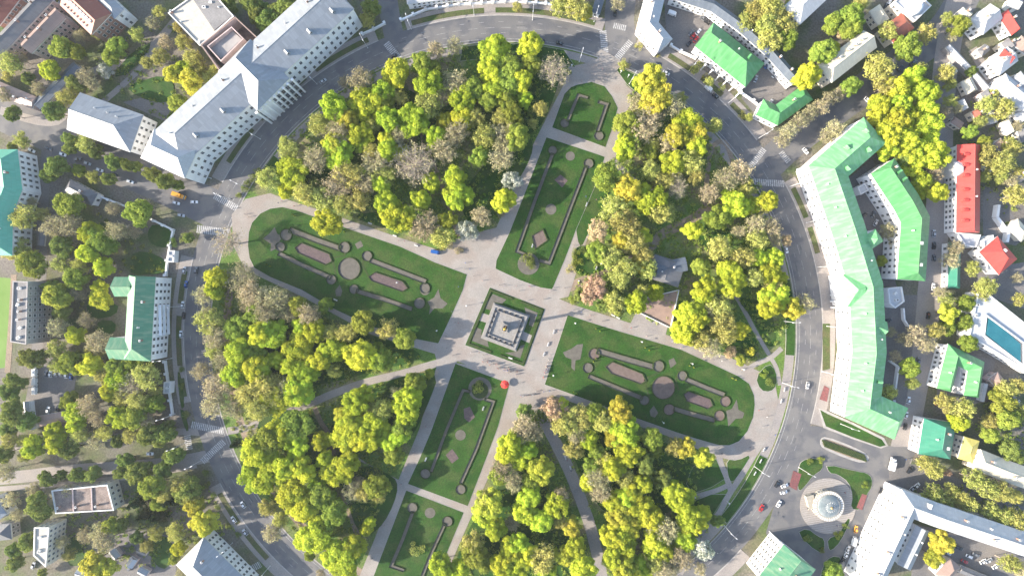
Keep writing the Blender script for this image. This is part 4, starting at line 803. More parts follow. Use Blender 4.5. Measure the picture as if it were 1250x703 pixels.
# ------------------------------------------------------------------ flower beds on the lawns
ZB = 0.30
def bed(label, shapes, hedge=None):
    """shapes: ('poly', pts) / ('disc', x, y, r) / ('bar', pts, width); hedge = outline of clipped box round them"""
    pts = [p for s in shapes for p in (s[1] if s[0] != 'disc' else [(s[1], s[2])])]
    cx, cy = sum(p[0] for p in pts)/len(pts), sum(p[1] for p in pts)/len(pts); o = P(cx, cy, 0); r = empty('flower_bed', (o.x, o.y, ZB)); tag(r, label, 'flower bed', 'flower beds on the lawns')
    zz = .04
    for s in shapes:
        m = s[-1]
        if s[0] == 'poly': q = ccw([tuple((P(*p)-o)[:2]) for p in s[1]]); h_ = True
        if s[0] == 'disc': c = P(s[1], s[2])-o; q = [(c.x+s[3]*.5*math.cos(2*math.pi*i/20), c.y+s[3]*.5*math.sin(2*math.pi*i/20)) for i in range(20)]
        if s[0] == 'bar':
            p = [Vector((P(*v)-o)[:2]) for v in s[1]]; Lp, Rp = [], []
            for i, v in enumerate(p):
                d1 = (p[i]-p[i-1]).normalized() if i else (p[1]-p[0]).normalized(); d2 = (p[i+1]-p[i]).normalized() if i < len(p)-1 else d1
                mm = Vector((-d1.y-d2.y, d1.x+d2.x)).normalized(); k = s[2]*.25/max(.5, mm.dot(Vector((-d1.y, d1.x)))); Lp.append(v+mm*k); Rp.append(v-mm*k)
            q = ccw([tuple(v) for v in Rp+Lp[::-1]])
        if hedge:
            n = len(q); a, b = inset(q, -hedge), q; mb = MB()
            for i in range(n): j = (i+1)%n; mb.prism([a[i],a[j],b[j],b[i]], 0, .5+.02*(zz*25%3))
            mb.build('hedge', M['hedge'], r)
        mb = MB(); mb.prism(q, 0, zz); mb.build('soil', M[m], r); zz += .012
    return r
def K(x, y): return (620+x*.256, 350+y*.256)
def F(x, y): return (310+x*.256, 175+y*.256)
def G(x, y): return (620+x*.256, 175+y*.256)
def C3(x, y): return (620+x*.256, y*.256)
def J(x, y): return (310+x*.256, 350+y*.256)
def N2(x, y): return (310+x*.256, 523+y*.256)
def disc(f, x, y, r, m='sand'): return ('disc', *f(x, y), r*.256, m)
def bar(f, pts, w, m='sand'): return ('bar', [f(*p) for p in pts], w*.256, m)
def poly(f, pts, m='soil'): return ('poly', [f(*p) for p in pts], m)
# right lawn
bed('long pale gravel bar bed, upper one on the right lawn near the monument', [bar(K,[(425,305),(560,345),(690,382)],26), disc(K,410,320,26,'soil'), disc(K,716,378,26)], .35)
bed('tan hexagonal bed with box edging, left one on the right lawn', [poly(K,[(465,380),(497,358),(640,415),(655,447),(632,462),(492,412)])], .5)
bed('long bent gravel bar bed, lower left one on the right lawn', [bar(K,[(383,425),(520,482),(640,530)],20), disc(K,380,386,24), disc(K,650,540,22)], .14)
bed('large round bed with brown soil in the middle of the right lawn', [disc(K,740,480,54,'soil')], .45)
bed('long gravel bar bed, upper right one on the right lawn', [bar(K,[(845,440),(940,480),(1030,515)],22), disc(K,829,424,23), disc(K,1034,545,25,'soil')], .14)
bed('long gravel bar bed, lower right one on the right lawn', [bar(K,[(790,580),(890,610),(985,635)],22), disc(K,768,584,26,'soil'), disc(K,1006,613,25,'soil')], .14)
bed('purple brown hexagonal bed, right one on the right lawn', [poly(K,[(838,512),(858,498),(962,535),(975,565),(950,580),(853,545)],'purple')], .35)
bed('leaf shaped grey bed at the monument end of the right lawn', [poly(K,[(262,312),(300,296),(330,275),(358,272),(350,320),(345,345),(322,350),(318,400),(302,385),(303,345),(275,335)],'sand')])
bed('star shaped grey bed at the round end of the right lawn', [poly(K,[(1040,590),(1068,580),(1090,535),(1098,585),(1126,600),(1118,625),(1085,628),(1050,665),(1046,630)],'sand')])
bed('small diamond gravel bed by the upper edge of the right lawn', [poly(K,[(765,350),(790,338),(803,365),(775,388)],'sand')])
bed('small round gravel bed by the lower edge of the right lawn', [poly(K,[(675,590),(695,565),(716,600),(700,622),(680,615)],'sand')])
# left lawn
bed('star shaped grey bed at the round end of the left lawn', [poly(F,[(45,455),(75,430),(100,400),(112,430),(135,445),(120,475),(115,500),(80,515),(82,480)],'sand')])
bed('long gravel bar bed, upper left one on the left lawn', [bar(F,[(172,413),(290,460),(412,503)],24), disc(F,155,437,27), disc(F,432,497,26)], .35)
bed('long gravel bar bed, lower left one on the left lawn', [bar(F,[(118,525),(240,585),(365,640)],20), disc(F,128,494,22), disc(F,370,650,23)], .14)
bed('purple brown hexagonal bed, left one on the left lawn', [poly(F,[(198,498),(228,476),(360,530),(372,562),(340,578),(212,522)],'purple')], .5)
bed('large round gravel bed in the middle of the left lawn', [disc(F,455,598,52,'sand')], .4)
bed('small diamond gravel bed in the middle of the left lawn', [poly(F,[(482,480),(510,464),(522,490),(495,505)],'sand')])
bed('long gravel bar bed, upper right one on the left lawn', [bar(F,[(555,558),(690,610),(820,660)],22), disc(F,540,538,24), disc(F,815,690,24)], .14)
bed('purple brown hexagonal bed, right one on the left lawn', [poly(F,[(548,636),(580,616),(710,660),(732,690),(706,706),(562,655)],'purple')], .4)
bed('long gravel bar bed, lower right one on the left lawn', [bar(J,[(490,20),(620,60),(755,106)],20), disc(J,478,12,22), disc(J,790,78,26)], .14)
bed('leaf shaped grey bed at the monument end of the left lawn', [poly(J,[(828,70),(860,50),(880,10),(890,55),(924,80),(900,103),(860,104),(835,133),(840,95)],'sand'), disc(J,816,16,24)])
bed('small drop shaped gravel bed by the lower edge of the left lawn', [poly(J,[(388,18),(410,-10),(422,20),(415,45),(393,45)],'sand')])
# upper lawn
bed('long gravel bar bed, left one on the upper lawn', [bar(G,[(213,50),(130,270),(42,515),(85,532)],15), disc(G,213,35,20)], .14)
bed('long gravel bar bed, right one on the upper lawn', [bar(G,[(372,110),(280,350),(195,572),(150,558)],16), disc(G,383,98,23)], .14)
bed('round gravel bed near the top of the long upper lawn', [disc(G,297,62,22)])
bed('purple diamond bed on the long upper lawn', [poly(G,[(222,175),(250,150),(285,178),(258,212)],'purple')])
bed('round grey bed below the purple diamond on the upper lawn', [disc(G,205,315,26)])
bed('diamond flower bed with an orange centre on the upper lawn', [poly(G,[(115,442),(165,413),(186,462),(130,502)],'soil')], .6)
bed('round ring bed with dark shrub at the foot of the upper lawn', [disc(G,98,575,52,'sand')])
bed('bent gravel bar bed, left one at the head of the upper lawn', [bar(C3,[(283,580),(335,456),(380,470)],14), disc(C3,270,590,20)], .14)
bed('bent gravel bar bed, right one at the head of the upper lawn', [bar(C3,[(428,488),(470,500),(425,630)],16), disc(C3,432,650,22)], .14)
# lower lawn
bed('ring bed with a dark planted middle at the head of the lower lawn', [disc(J,1078,485,56,'sand'), disc(J,1078,492,40,'hedge')])
bed('bent gravel bar bed, left one on the lower lawn', [bar(J,[(1030,498),(998,492),(915,690),(845,880)],13), disc(N2,818,213,23)], .14)
bed('bent gravel bar bed, right one on the lower lawn', [bar(J,[(1100,535),(1141,547),(1060,770),(985,935)],15), disc(N2,985,288,23)], .14)
bed('purple diamond bed, upper one on the lower lawn', [poly(J,[(1000,580),(1030,570),(1054,620),(1026,645),(1002,625)],'purple')])
bed('round grey bed in the middle of the lower lawn', [disc(N2,985,30,25)])
bed('purple diamond bed, lower one on the lower lawn', [poly(N2,[(915,125),(945,95),(977,140),(945,165)],'purple')])
bed('bent gravel bar bed, left one on the bottom lawn', [bar(N2,[(758,395),(712,520),(655,652),(715,672)],15), disc(N2,755,375,24)], .14)
bed('straight gravel bar bed, right one on the bottom lawn', [bar(N2,[(910,450),(850,580),(790,730)],15), disc(N2,922,440,24)], .14)
bed('round grey bed on the bottom lawn below the cross path', [disc(N2,840,400,25)])
for lab, q in (('beside the road west of the rotunda',[(968,574),(978,578),(972,598),(963,593)]),('by the parked cars east of the rotunda',[(1052,602),(1058,604),(1052,622),(1045,619)]),('in the forecourt at the lower end of the curved palace',[(1006,470),(1012,474),(1009,490),(1000,487)])):
    bed(f'dark red planted bed {lab}', [('poly', q, 'redbed')])
bed('thin curved dark hedge lines round the middle of the right lawn', [('bar',[K(*p) for p in ((652,440),(660,480),(672,520),(672,560))],2.0,'hedge'),('bar',[K(*p) for p in ((660,435),(705,415),(738,395),(742,365),(720,345))],2.0,'hedge'),('bar',[K(*p) for p in ((803,425),(800,450),(815,495))],2.0,'hedge')])
bed('thin curved dark hedge lines round the middle of the left lawn', [('bar',[F(*p) for p in ((372,560),(385,590),(390,630))],2.0,'hedge'),('bar',[F(*p) for p in ((380,545),(430,535),(455,500),(440,472))],2.0,'hedge'),('bar',[F(*p) for p in ((520,545),(522,590),(550,640))],2.0,'hedge')])
# round the monument
def X(x, y): return (560+x*.1707, 340+y*.1707)
for lab, q in (('upper left',[(205,165),(245,110),(340,150),(310,180),(255,168),(225,225),(190,215)]),('upper right',[(470,205),(565,245),(530,345),(500,330),(512,285),(480,250)]),('lower left',[(120,345),(165,365),(160,400),(205,440),(215,490),(95,445)]),('lower right',[(330,530),(420,520),(440,480),(472,470),(440,570)])):
    bed(f'angular grey bed in the {lab} corner of the monument garden', [poly(X,q,'sand')])
hb = MB(); L0 = ccw([tuple(P(*v)[:2]) for v in [(598,351),(665,377),(640,447),(568,421)]]); a, b = inset(L0, .7), inset(L0, 1.9)
for i in range(4):
    p, q = Vector(a[i]), Vector(a[(i+1)%4]); p2, q2 = Vector(b[i]), Vector(b[(i+1)%4])
    for u, v in ((0,.42),(.58,1)) if not i % 2 else ((0,1),): hb.prism([tuple(p.lerp(q,u)),tuple(p.lerp(q,v)),tuple(p2.lerp(q2,v)),tuple(p2.lerp(q2,u))], .3, .75)
tag(hb.build('garden_hedge', M['hedge']), 'clipped dark hedge framing the square garden of the monument', 'hedge')

# ------------------------------------------------------------------ lamps, benches, cars, people
lm = MB(); lm.cone((0,0,0),.3,.3,.5,8); lm.cone((0,0,.5),.17,.10,12.3,7)
pole = lm.mesh('pole', M['steel'])
am = MB(); am.tube((0,0,12.5),(1.7,0,13.2),.07,.06,5); am.box((2.0,0,13.1),1.1,.42,.22); arm = am.mesh('arm', M['steel'])
LAMPS = [(579,19),(502,36),(707,76),(768,103),(786,51),(841,87),(889,126),(926,169),(964,228),(984,272),(998,326),(957,392),(955,467),(1003,453),(1009,398),(921,569),(975,570),(939,648),(258,218),(210,437),(219,374),(214,505),(284,662),(247,561),(449,59),(387,103),(318,170),(725,27),(884,641),(300,228),(281,243),(1026,517),(330,690),(226,540),(650,25)]
for x, y in LAMPS:
    g = P(x, y); a = math.atan2(-(y-CY), x-CX); r = empty('street_lamp', (g.x, g.y, .06), a); r['category'] = 'street lamp'; r['group'] = 'street lamps along the ring road'
    link(bpy.data.objects.new('pole', pole), r)
    for k in (0, math.pi): o = link(bpy.data.objects.new('arm', arm), r); o.rotation_euler = (0,0,k)
    later(r, 'tall pale double armed street lamp', x, y)
pl = MB(); pl.cone((0,0,0),.09,.06,3.6,6); pl.dome((0,0,3.5),.32,.5,8,3); plm = pl.mesh('park_lamp', [M['steel']])
for x, y in ((701.5,394),(782,416.5),(675,457),(570,373),(843,443),(905,450),(808,514),(486,345),(534,403),(697,83),(757,90),(766,95),(846,604),(887,611),(706,343),(733,322)):
    g = P(x,y); o = link(bpy.data.objects.new('park_lamp', plm)); o.location = (g.x,g.y,.2); o.scale = (1.6,1.6,1); o['category'] = 'park lamp'; o['group'] = 'small lamps by the lawns'; later(o, 'small white park lamp with globe', x, y)
# benches
bseat = MB()
for i in range(3): bseat.box((0,-.22+.2*i,.42),2.2,.15,.06)
bback = MB()
for i in range(2): bback.box((0,.36,.6+.2*i),2.2,.06,.14)
bleg = MB(); bleg.box((0,0,0),.08,.62,.42)
bw = [bseat.mesh('seat', M['trim']), bback.mesh('backrest', M['trim']), bleg.mesh('leg', M['iron'])]
BEN = [(452,273,-20),(482,288,-20),(508,300,-20),(790,228,60),(748,385,-25),(754,388,-25),(822,413,-20),(828,416,-20),(676,405,70),(669,420,70),(664,432,70),(932,548,62),(928,562,62),(921,577,60),(957,475,80),(953,489,78),(690,558,-75),(696,570,-75),(650,300,70),(716,250,70),(590,498,70),(520,560,70),(440,380,-25),(410,366,-25),(728,327,70),(610,405,70),(623,437,-20)]
for x, y, a in BEN:
    g = P(x,y); r = empty('park_bench', (g.x,g.y,.2), R(a)); r['category'] = 'bench'; r['group'] = 'white park benches'
    link(bpy.data.objects.new('seat', bw[0]), r); link(bpy.data.objects.new('backrest', bw[1]), r)
    for s in (-.9,.9): o = link(bpy.data.objects.new('leg', bw[2]), r); o.location = (s,0,0)
    r.scale = (1.15,1.15,1.15); later(r, 'white slatted park bench', x, y)
# cars
def car_meshes(kind):
    L, W, hh = {'car':(4.4,1.8,1.45),'van':(5.4,2.1,2.3),'truck':(7.6,2.5,3.1)}[kind]
    def loft(secs, mb, m):            # secs: (x, half width, z low, z high)
        pr = None
        for x, w_, z0, z1 in secs:
            c = [(x,-w_,z0),(x,w_,z0),(x,w_,z1),(x,-w_,z1)]
            if pr:
                for i in range(4): j = (i+1)%4; mb.face([pr[i],c[i],c[j],pr[j]][::-1], m)
            else: mb.face(c[::1], m)
            pr = c
        mb.face(pr[::-1], m)
    b = MB(); g = MB()
    if kind == 'car':
        loft([(-L/2,W*.42,.4,.75),(-L/2+.15,W*.49,.28,.92),(-L*.2,W*.5,.25,.96),(L*.18,W*.5,.25,.95),(L/2-.25,W*.47,.28,.80),(L/2,W*.4,.38,.66)], b, 0)
        b.face([(-L*.28,-W*.36,1.46),(L*.07,-W*.36,1.46),(L*.07,W*.36,1.46),(-L*.28,W*.36,1.46)], 0)
        lo = [(-L*.42,-W*.45,.94),(L*.23,-W*.45,.94),(L*.23,W*.45,.94),(-L*.42,W*.45,.94)]; hi = [(-L*.28,-W*.36,1.45),(L*.07,-W*.36,1.45),(L*.07,W*.36,1.45),(-L*.28,W*.36,1.45)]
        for i in range(4): j = (i+1)%4; g.face([lo[i],lo[j],hi[j],hi[i]], 0)
    else:
        z = hh; loft([(-L/2,W*.5,.4,z),(L*.28,W*.5,.4,z)] if kind == 'van' else [(-L/2,W*.5,.8,z),(L*.2,W*.5,.8,z)], b, 0)
        loft([(L*.29,W*.48,.4,z*.92),(L*.38,W*.48,.4,z*.8),(L/2-.1,W*.46,.4,1.1),(L/2,W*.44,.45,1.0)] if kind == 'van' else [(L*.23,W*.47,.5,2.4),(L*.42,W*.47,.5,2.3),(L/2,W*.45,.5,1.3)], b, 0)
        x0, x1 = (L*.385, L*.47) if kind == 'van' else (L*.425, L*.49)
        z0, z1 = (1.2, z*.78) if kind == 'van' else (1.45, 2.25)
        g.face([(x1,-W*.42,z0),(x1,W*.42,z0),(x0,W*.44,z1),(x0,-W*.44,z1)], 0)
        for s in (-1,1): g.face([(L*.25,s*W*.505,1.3),(L*.37,s*W*.505,1.3),(L*.36,s*W*.505,z1),(L*.25,s*W*.505,z1)], 0)
    wv = MB(); A = [2*math.pi*i/10 for i in range(10)]; r = .33 if kind == 'car' else .4
    f = [(r*math.cos(a), -.11, r*math.sin(a)) for a in A]; k = [(r*math.cos(a), .11, r*math.sin(a)) for a in A]
    wv.face(f); wv.face(k[::-1])
    for i in range(10): j = (i+1)%10; wv.face([f[i],k[i],k[j],f[j]])
    li = MB(); li.box((0,0,0),.08,.34,.16)
    return L, W, r, b, g, wv, li
CM = {}
PAINT = {'white':(0.72,0.72,0.72),'silver':(0.42,0.43,0.45),'black':(0.018,0.018,0.022),'grey':(0.14,0.145,0.155),'red':(0.38,0.02,0.02),'blue':(0.02,0.09,0.30),'orange':(0.62,0.27,0.02),'dark green':(0.02,0.08,0.05),'yellow':(0.6,0.45,0.05)}
for k in PAINT: M['p_'+k] = mat('paint_'+k.replace(' ','_'), PAINT[k], tuple(c*.94 for c in PAINT[k]), .5, .25, .03, 3, world=False, spec=.6)
lampm = mat('headlight_glass', (0.7,0.7,0.68), None, 1, .15)
def tang(x, y): return math.degrees(math.atan2(-(y-CY), x-CX))+90
def vehicle(x, y, a, col, kind='car', z=.06):
    if kind not in CM:
        L, W, r, b, g, wv, li = car_meshes(kind); CM[kind] = (L, W, r, b, g.mesh('cabin_glass', M['cglass']), wv.mesh('wheel', M['tyre']), li.mesh('headlight', lampm), {})
    L, W, r, b, g, wv, li, bod = CM[kind]
    if col not in bod: bod[col] = b.mesh('body', M['p_'+col])
    p = P(x, y, 0); o = empty({'car':'car','van':'van','truck':'truck'}[kind], (p.x,p.y,z), R(a)); o['category'] = kind; o['group'] = f'{kind}s on the streets and yards'
    link(bpy.data.objects.new('body', bod[col]), o); link(bpy.data.objects.new('cabin_glass', g), o)
    for sx in (-.31,.31):
        for sy in (-.46,.46): q = link(bpy.data.objects.new('wheel', wv), o); q.location = (sx*L, sy*W, r)
    for sy in (-.34,.34): q = link(bpy.data.objects.new('headlight', li), o); q.location = (L/2-.05, sy*W, .55 if kind == 'car' else .7)
    later(o, f'{col} {kind}', x, y); return o
CARS = [(661,51,None,'black'),(683,53.5,None,'black'),(813,90,None,'silver'),(864,109,None,'white','van'),(873,118,None,'black'),(959,305,None,'white'),(957,592,20,'white'),(956,600,15,'white'),(950,614,60,'white'),(929,619,63,'red'),
 (1087,565,75,'white','truck'),(1075,598,70,'black'),(1077,606,65,'white'),(1064,630,75,'white'),(1071,629,75,'black'),(1073,634,70,'silver'),(1044,645,80,'orange'),(1041,659,75,'white','van'),(1034,669,60,'silver'),(1032,676,60,'white'),(1026,687,55,'grey','van'),(1057,675,50,'white'),(1053,668,60,'black'),(1054,684,60,'grey'),(1118,592,40,'white'),(1113,595,40,'silver'),(1109,573,60,'black'),
 (1156,674,-25,'silver'),(1182,678,-25,'white'),(1199,684,30,'white'),(1206,683,30,'silver'),(220.7,239.5,-20,'orange','truck'),(216,248,-15,'white'),(238,247,0,'white'),(222,263,-10,'silver'),(84.5,185,-15,'yellow','van'),(78,189,-20,'white'),(96,195,10,'grey'),(123,208,-20,'white'),(40,184,-30,'white'),
 (222,407.6,None,'white'),(225,385,None,'black'),(228,347,None,'blue'),(63,456,85,'white'),(69.6,455,85,'silver'),(75.5,455,85,'silver'),(82,457,85,'white'),(72,498,80,'black'),(45,453,90,'white','van'),(45,464,90,'white','van'),(45,475,90,'white','van'),
 (297.5,615,None,'white'),(286,633,None,'white'),(300,648.5,None,'silver'),(184,553,0,'white'),(481,69,None,'black'),(532,308,-12,'blue','van'),(820,18,-20,'white','van'),(858,24,-35,'grey'),(863,28,-35,'black'),(846,45,50,'red'),(852,40,50,'white'),(841,54,50,'black'),(849,49,50,'red'),(843,41,50,'grey'),
 (894,49,60,'grey'),(902,53,60,'grey'),(909,60,60,'black'),(915,65,60,'grey'),(922,97,70,'silver'),(750.6,17,85,'black'),(1084,5,60,'white'),(1080,9,60,'black'),(1098,84,40,'black'),(1114,77,40,'grey'),(1058,123,-40,'white'),(945,92,50,'silver'),(940,126,60,'silver'),(936,81,45,'blue'),
 (982.5,185,-50,'white'),(1054,263,30,'black'),(1144,491,30,'red'),(1100,503,75,'white'),(1105,506,75,'white'),(1083,391,10,'black'),(42,689,70,'silver'),(160,692,40,'grey'),(1065,262,60,'grey'),(1068,272,60,'silver'),(1139,300,85,'black'),(1139,315,85,'grey'),(1170,480,85,'white') ,(1215,258,60,'silver'),(1222,274,60,'black'),(180,697,30,'blue'),(240,330,None,'grey'),(1090,492,80,'silver'),(1020,690,55,'black'),(1047,700,60,'silver'),
 (800,80,None,'grey'),(929,577,None,'black') ,(395,100,None,'silver'),(985,470,None,'silver'),(948,590,60,'black'),(1063,650,70,'grey'),(1068,642,70,'red'),(1022,693,55,'white'),(1028,682,55,'black'),(1048,668,55,'white'),(1060,660,60,'red'),(1050,690,60,'black'),(1045,697,60,'white'),(1016,699,55,'silver'),(1078,622,70,'grey'),(1068,650,70,'white'),(1080,601,70,'white'),(1104,520,75,'black'),(1108,488,80,'white'),(1112,470,80,'silver'),(1120,440,80,'grey'),(1126,420,80,'white'),(1132,385,82,'black'),(1138,350,85,'white'),(1139,285,85,'silver'),(1170,668,-25,'black'),(1190,676,-25,'grey'),(1214,690,30,'white'),(1176,684,-25,'red'),(58,455,85,'grey'),(88,459,85,'blue'),(60,500,80,'white'),(108,200,-20,'silver'),(140,213,-20,'black'),(160,222,-20,'white'),(226,330,None,'silver'),(224,372,None,'white'),(60,182,-20,'grey')]
CARS = [c for c in CARS if c[:2] not in ((929,577),(1170,480))]
for c in CARS: vehicle(c[0], c[1], tang(c[0], c[1])+180 if c[2] is None else c[2], c[3], c[4] if len(c) > 4 else 'car')

# people: one continuous body grown from a skeleton, clothes in three coloured zones
def person_mesh(pose):
    s = {'stand':(.0,.05),'walk':(.26,.22)}[pose]; me = bpy.data.meshes.new('p'); o = bpy.data.objects.new('p', me); COL.objects.link(o)
    V = [(0,0,.95),(0,0,1.15),(0,0,1.40),(0,0,1.52),(0.03,0,1.66),(0.02,0,1.74),
         (0,.11,.9),(s[0]*.5,.11,.5),(s[0],.11,.07),(s[0]+.17,.12,.04),(0,-.11,.9),(-s[0]*.3,-.11,.5),(-s[0]-.05,-.11,.08),(-s[0]+.1,-.12,.04),
         (0,.2,1.40),(-s[1]*.4,.25,1.12),(-s[1]*.2,.26,.86),(0,-.2,1.40),(s[1]*.4,-.25,1.12),(s[1],-.26,.88)]
    E = [(0,1),(1,2),(2,3),(3,4),(4,5),(0,6),(6,7),(7,8),(8,9),(0,10),(10,11),(11,12),(12,13),(2,14),(14,15),(15,16),(2,17),(17,18),(18,19)]
    rad = [.15,.14,.15,.06,.10,.07,.1,.07,.05,.04,.1,.07,.05,.04,.07,.05,.04,.07,.05,.04]
    me.from_pydata(V, E, []); md = o.modifiers.new('s', 'SKIN')
    for i, r_ in enumerate(rad): me.skin_vertices[0].data[i].radius = (r_, r_)
    me.skin_vertices[0].data[0].use_root = True
    sub = o.modifiers.new('u', 'SUBSURF'); sub.levels = 1
    dg = bpy.context.evaluated_depsgraph_get(); n = bpy.data.meshes.new_from_object(o.evaluated_get(dg)); n.name = 'person'
    bpy.data.objects.remove(o); n.materials.clear()
    for _ in range(4): n.materials.append(None)
    for p in n.polygons:
        z = p.center.z; p.material_index = 0 if z < .95 else (1 if z < 1.5 else (2 if z < 1.67 else 3))
    return n
PMESH = {k: person_mesh(k) for k in ('stand','walk')}
CLO = {'white':(.7,.7,.7),'black':(.02,.02,.022),'red':(.45,.03,.03),'blue':(.05,.12,.4),'grey':(.25,.25,.26),'beige':(.5,.42,.32),'pink':(.6,.3,.33),'navy':(.02,.03,.09)}
CMAT = {k: mat('cloth_'+k, v, None, 3, .9, .1, 8, world=False) for k, v in CLO.items()}
SKIN = mat('skin', (.5,.32,.24), None, 3, .6, .05, 8, world=False); HAIR = [mat('hair_'+n_, c, None, 3, .7, .1, 8, world=False) for n_, c in (('brown',(.08,.045,.025)),('black',(.015,.012,.01)),('fair',(.35,.24,.11)))]
def person(x, y, top, bot, pose, rz):
    p = P(x, y); o = bpy.data.objects.new('person', PMESH[pose]); link(o); o.location = (p.x, p.y, .27); o.scale = (1.1,1.1,1.05); o.rotation_euler = (0,0,rz)
    for i, m in enumerate((CMAT[bot], CMAT[top], SKIN, random.choice(HAIR))): o.material_slots[i].link = 'OBJECT'; o.material_slots[i].material = m
    o['category'] = 'person'; o['group'] = 'people on the park walks'
    later(o, f"{'walking' if pose == 'walk' else 'standing'} person in {top} top, {bot} trousers", x, y)
def A8(x, y): return (560+x*.128, 450+y*.128)
SP = [K(240,208),(609.5,348),(616,349),(634,355),(647,350),(665,351.5),(643,367),(678,403.5),K(660,235),K(590,112),K(170,60),K(200,20),K(255,60),K(350,120),K(780,260),K(820,290),K(835,285),K(70,520),K(100,512),K(120,515),K(60,515),
      A8(480,85),A8(500,82),A8(560,110),A8(570,135),A8(548,95),A8(590,262),A8(610,255),A8(640,258),A8(680,250),A8(715,240),A8(735,215),A8(810,215),A8(865,210),A8(880,290),A8(770,320),A8(765,350),
      J(960,170),J(975,172),J(920,290),J(870,300),J(950,325),J(770,285),J(785,290),J(630,190),J(640,205),F(120,285),F(690,465),F(720,468),F(960,600),F(1010,570),F(1030,600),F(1050,632),F(1090,655),F(1135,420),F(560,395),F(1005,600),
      G(325,540),G(420,270),G(215,690),G(270,690),G(40,680),G(100,680),C3(450,335),C3(350,390),(692,561),(697,574),(700,563),(686,545),K(1110,395),K(1085,440),K(1000,340),K(980,345),(930,520),(925,500),(935,508),(945,530),(915,545),(880,552),
      (1003,600),(998,628),(1020,640),(1030,600),(985,620),(1112,560),(1120,568),(1105,560),(300,262),(345,246),(360,252),(305,265),(286,255),(560,350),(552,380),(545,410),(655,385),(650,420),(645,440),(630,452),(585,430),(590,433),(575,430),(700,378),(720,385),(735,392),(770,400),(860,430),(880,440),(715,240),(700,300),(690,330),(660,180),(645,200),(635,230),(520,520),(505,550),(490,590),(470,640),(455,680),(610,540),(590,590),(575,620),(930,60),(985,222),(990,240)]
for i in range(34): SP.append((588+44*random.random()+0, 447+11*random.random()+0))
for i in range(26): t = random.random(); SP.append((672-9*t+3*random.random()-1, 431+30*t))
SP = [(x, y if not (588 <= x <= 632 and y > 447) else 436+ (x-588)*.36+7*random.random()) for x, y in SP]
for x, y in SP: person(x, y, random.choice(list(CLO)), random.choice(['black','navy','blue','grey','beige','black']), random.choice(['walk','stand']), random.uniform(0, 6.28))
# red parasol at the head of the lower lawn
g = P(*A8(440,142)); r = empty('parasol', (g.x,g.y,.3)); tag(r, 'round bright red parasol at the corner of the lower lawn near the monument', 'parasol')
mb = MB(); mb.cone((0,0,0),.06,.06,2.8,6); mb.cone((0,0,0),.4,.35,.12,10); mb.build('pole', M['steel'], r)
mb = MB()
for i in range(8):
    a0, a1 = 2*math.pi*i/8, 2*math.pi*(i+1)/8; R0 = 2.6
    mb.face([(R0*math.cos(a0),R0*math.sin(a0),2.15),(R0*math.cos(a1),R0*math.sin(a1),2.15),(0,0,3.0)], i % 2)
    mb.face([(R0*math.cos(a0),R0*math.sin(a0),1.95),(R0*math.cos(a1),R0*math.sin(a1),1.95),(R0*math.cos(a1),R0*math.sin(a1),2.15),(R0*math.cos(a0),R0*math.sin(a0),2.15)], 0)
mb.build('canopy', [mat('red_canvas',(.62,.035,.03),None,1,.8), mat('red_canvas_faded',(.55,.06,.05),None,1,.8)], r)
# ------------------------------------------------------------------ trees
class Leaves:
    def __init__(s): s.v = []; s.t = []
    def add(s, c, nrm, size, tint, asp=1.0):
        """arrays of leaf quads: centres, normals, sizes, tints"""
        n = len(c); nrm = nrm/np.linalg.norm(nrm, axis=1, keepdims=True)
        a = rng.normal(size=(n,3)); u = np.cross(nrm, a); u /= np.linalg.norm(u, axis=1, keepdims=True)+1e-9; w_ = np.cross(nrm, u)
        sz = np.broadcast_to(np.asarray(size, float), (n,))[:,None]; u = u*sz*asp; w_ = w_*sz/ (asp**.5)
        q = np.stack([c-u-w_*.4, c-u*.1+w_*-1, c+u+w_*.25, c+u*.15+w_], axis=1)
        s.v.append(q.reshape(-1,3)); s.t.append(np.repeat(np.broadcast_to(tint, (n,)), 4))
    def mesh(s, name, m):
        v = np.concatenate(s.v).astype(np.float32); t = np.concatenate(s.t).astype(np.float32); n = len(v)//4
        me = bpy.data.meshes.new(name); me.vertices.add(len(v)); me.vertices.foreach_set('co', v.ravel()); me.loops.add(4*n); me.polygons.add(n)
        me.loops.foreach_set('vertex_index', np.arange(4*n, dtype=np.int32)); me.polygons.foreach_set('loop_start', np.arange(0, 4*n, 4, dtype=np.int32))
        a = me.attributes.new('tint', 'FLOAT', 'POINT'); a.data.foreach_set('value', t); me.materials.append(m); me.update(calc_edges=True); me.validate(); return me
def rdirs(n):
    d = rng.normal(size=(n,3)); return d/np.linalg.norm(d, axis=1, keepdims=True)
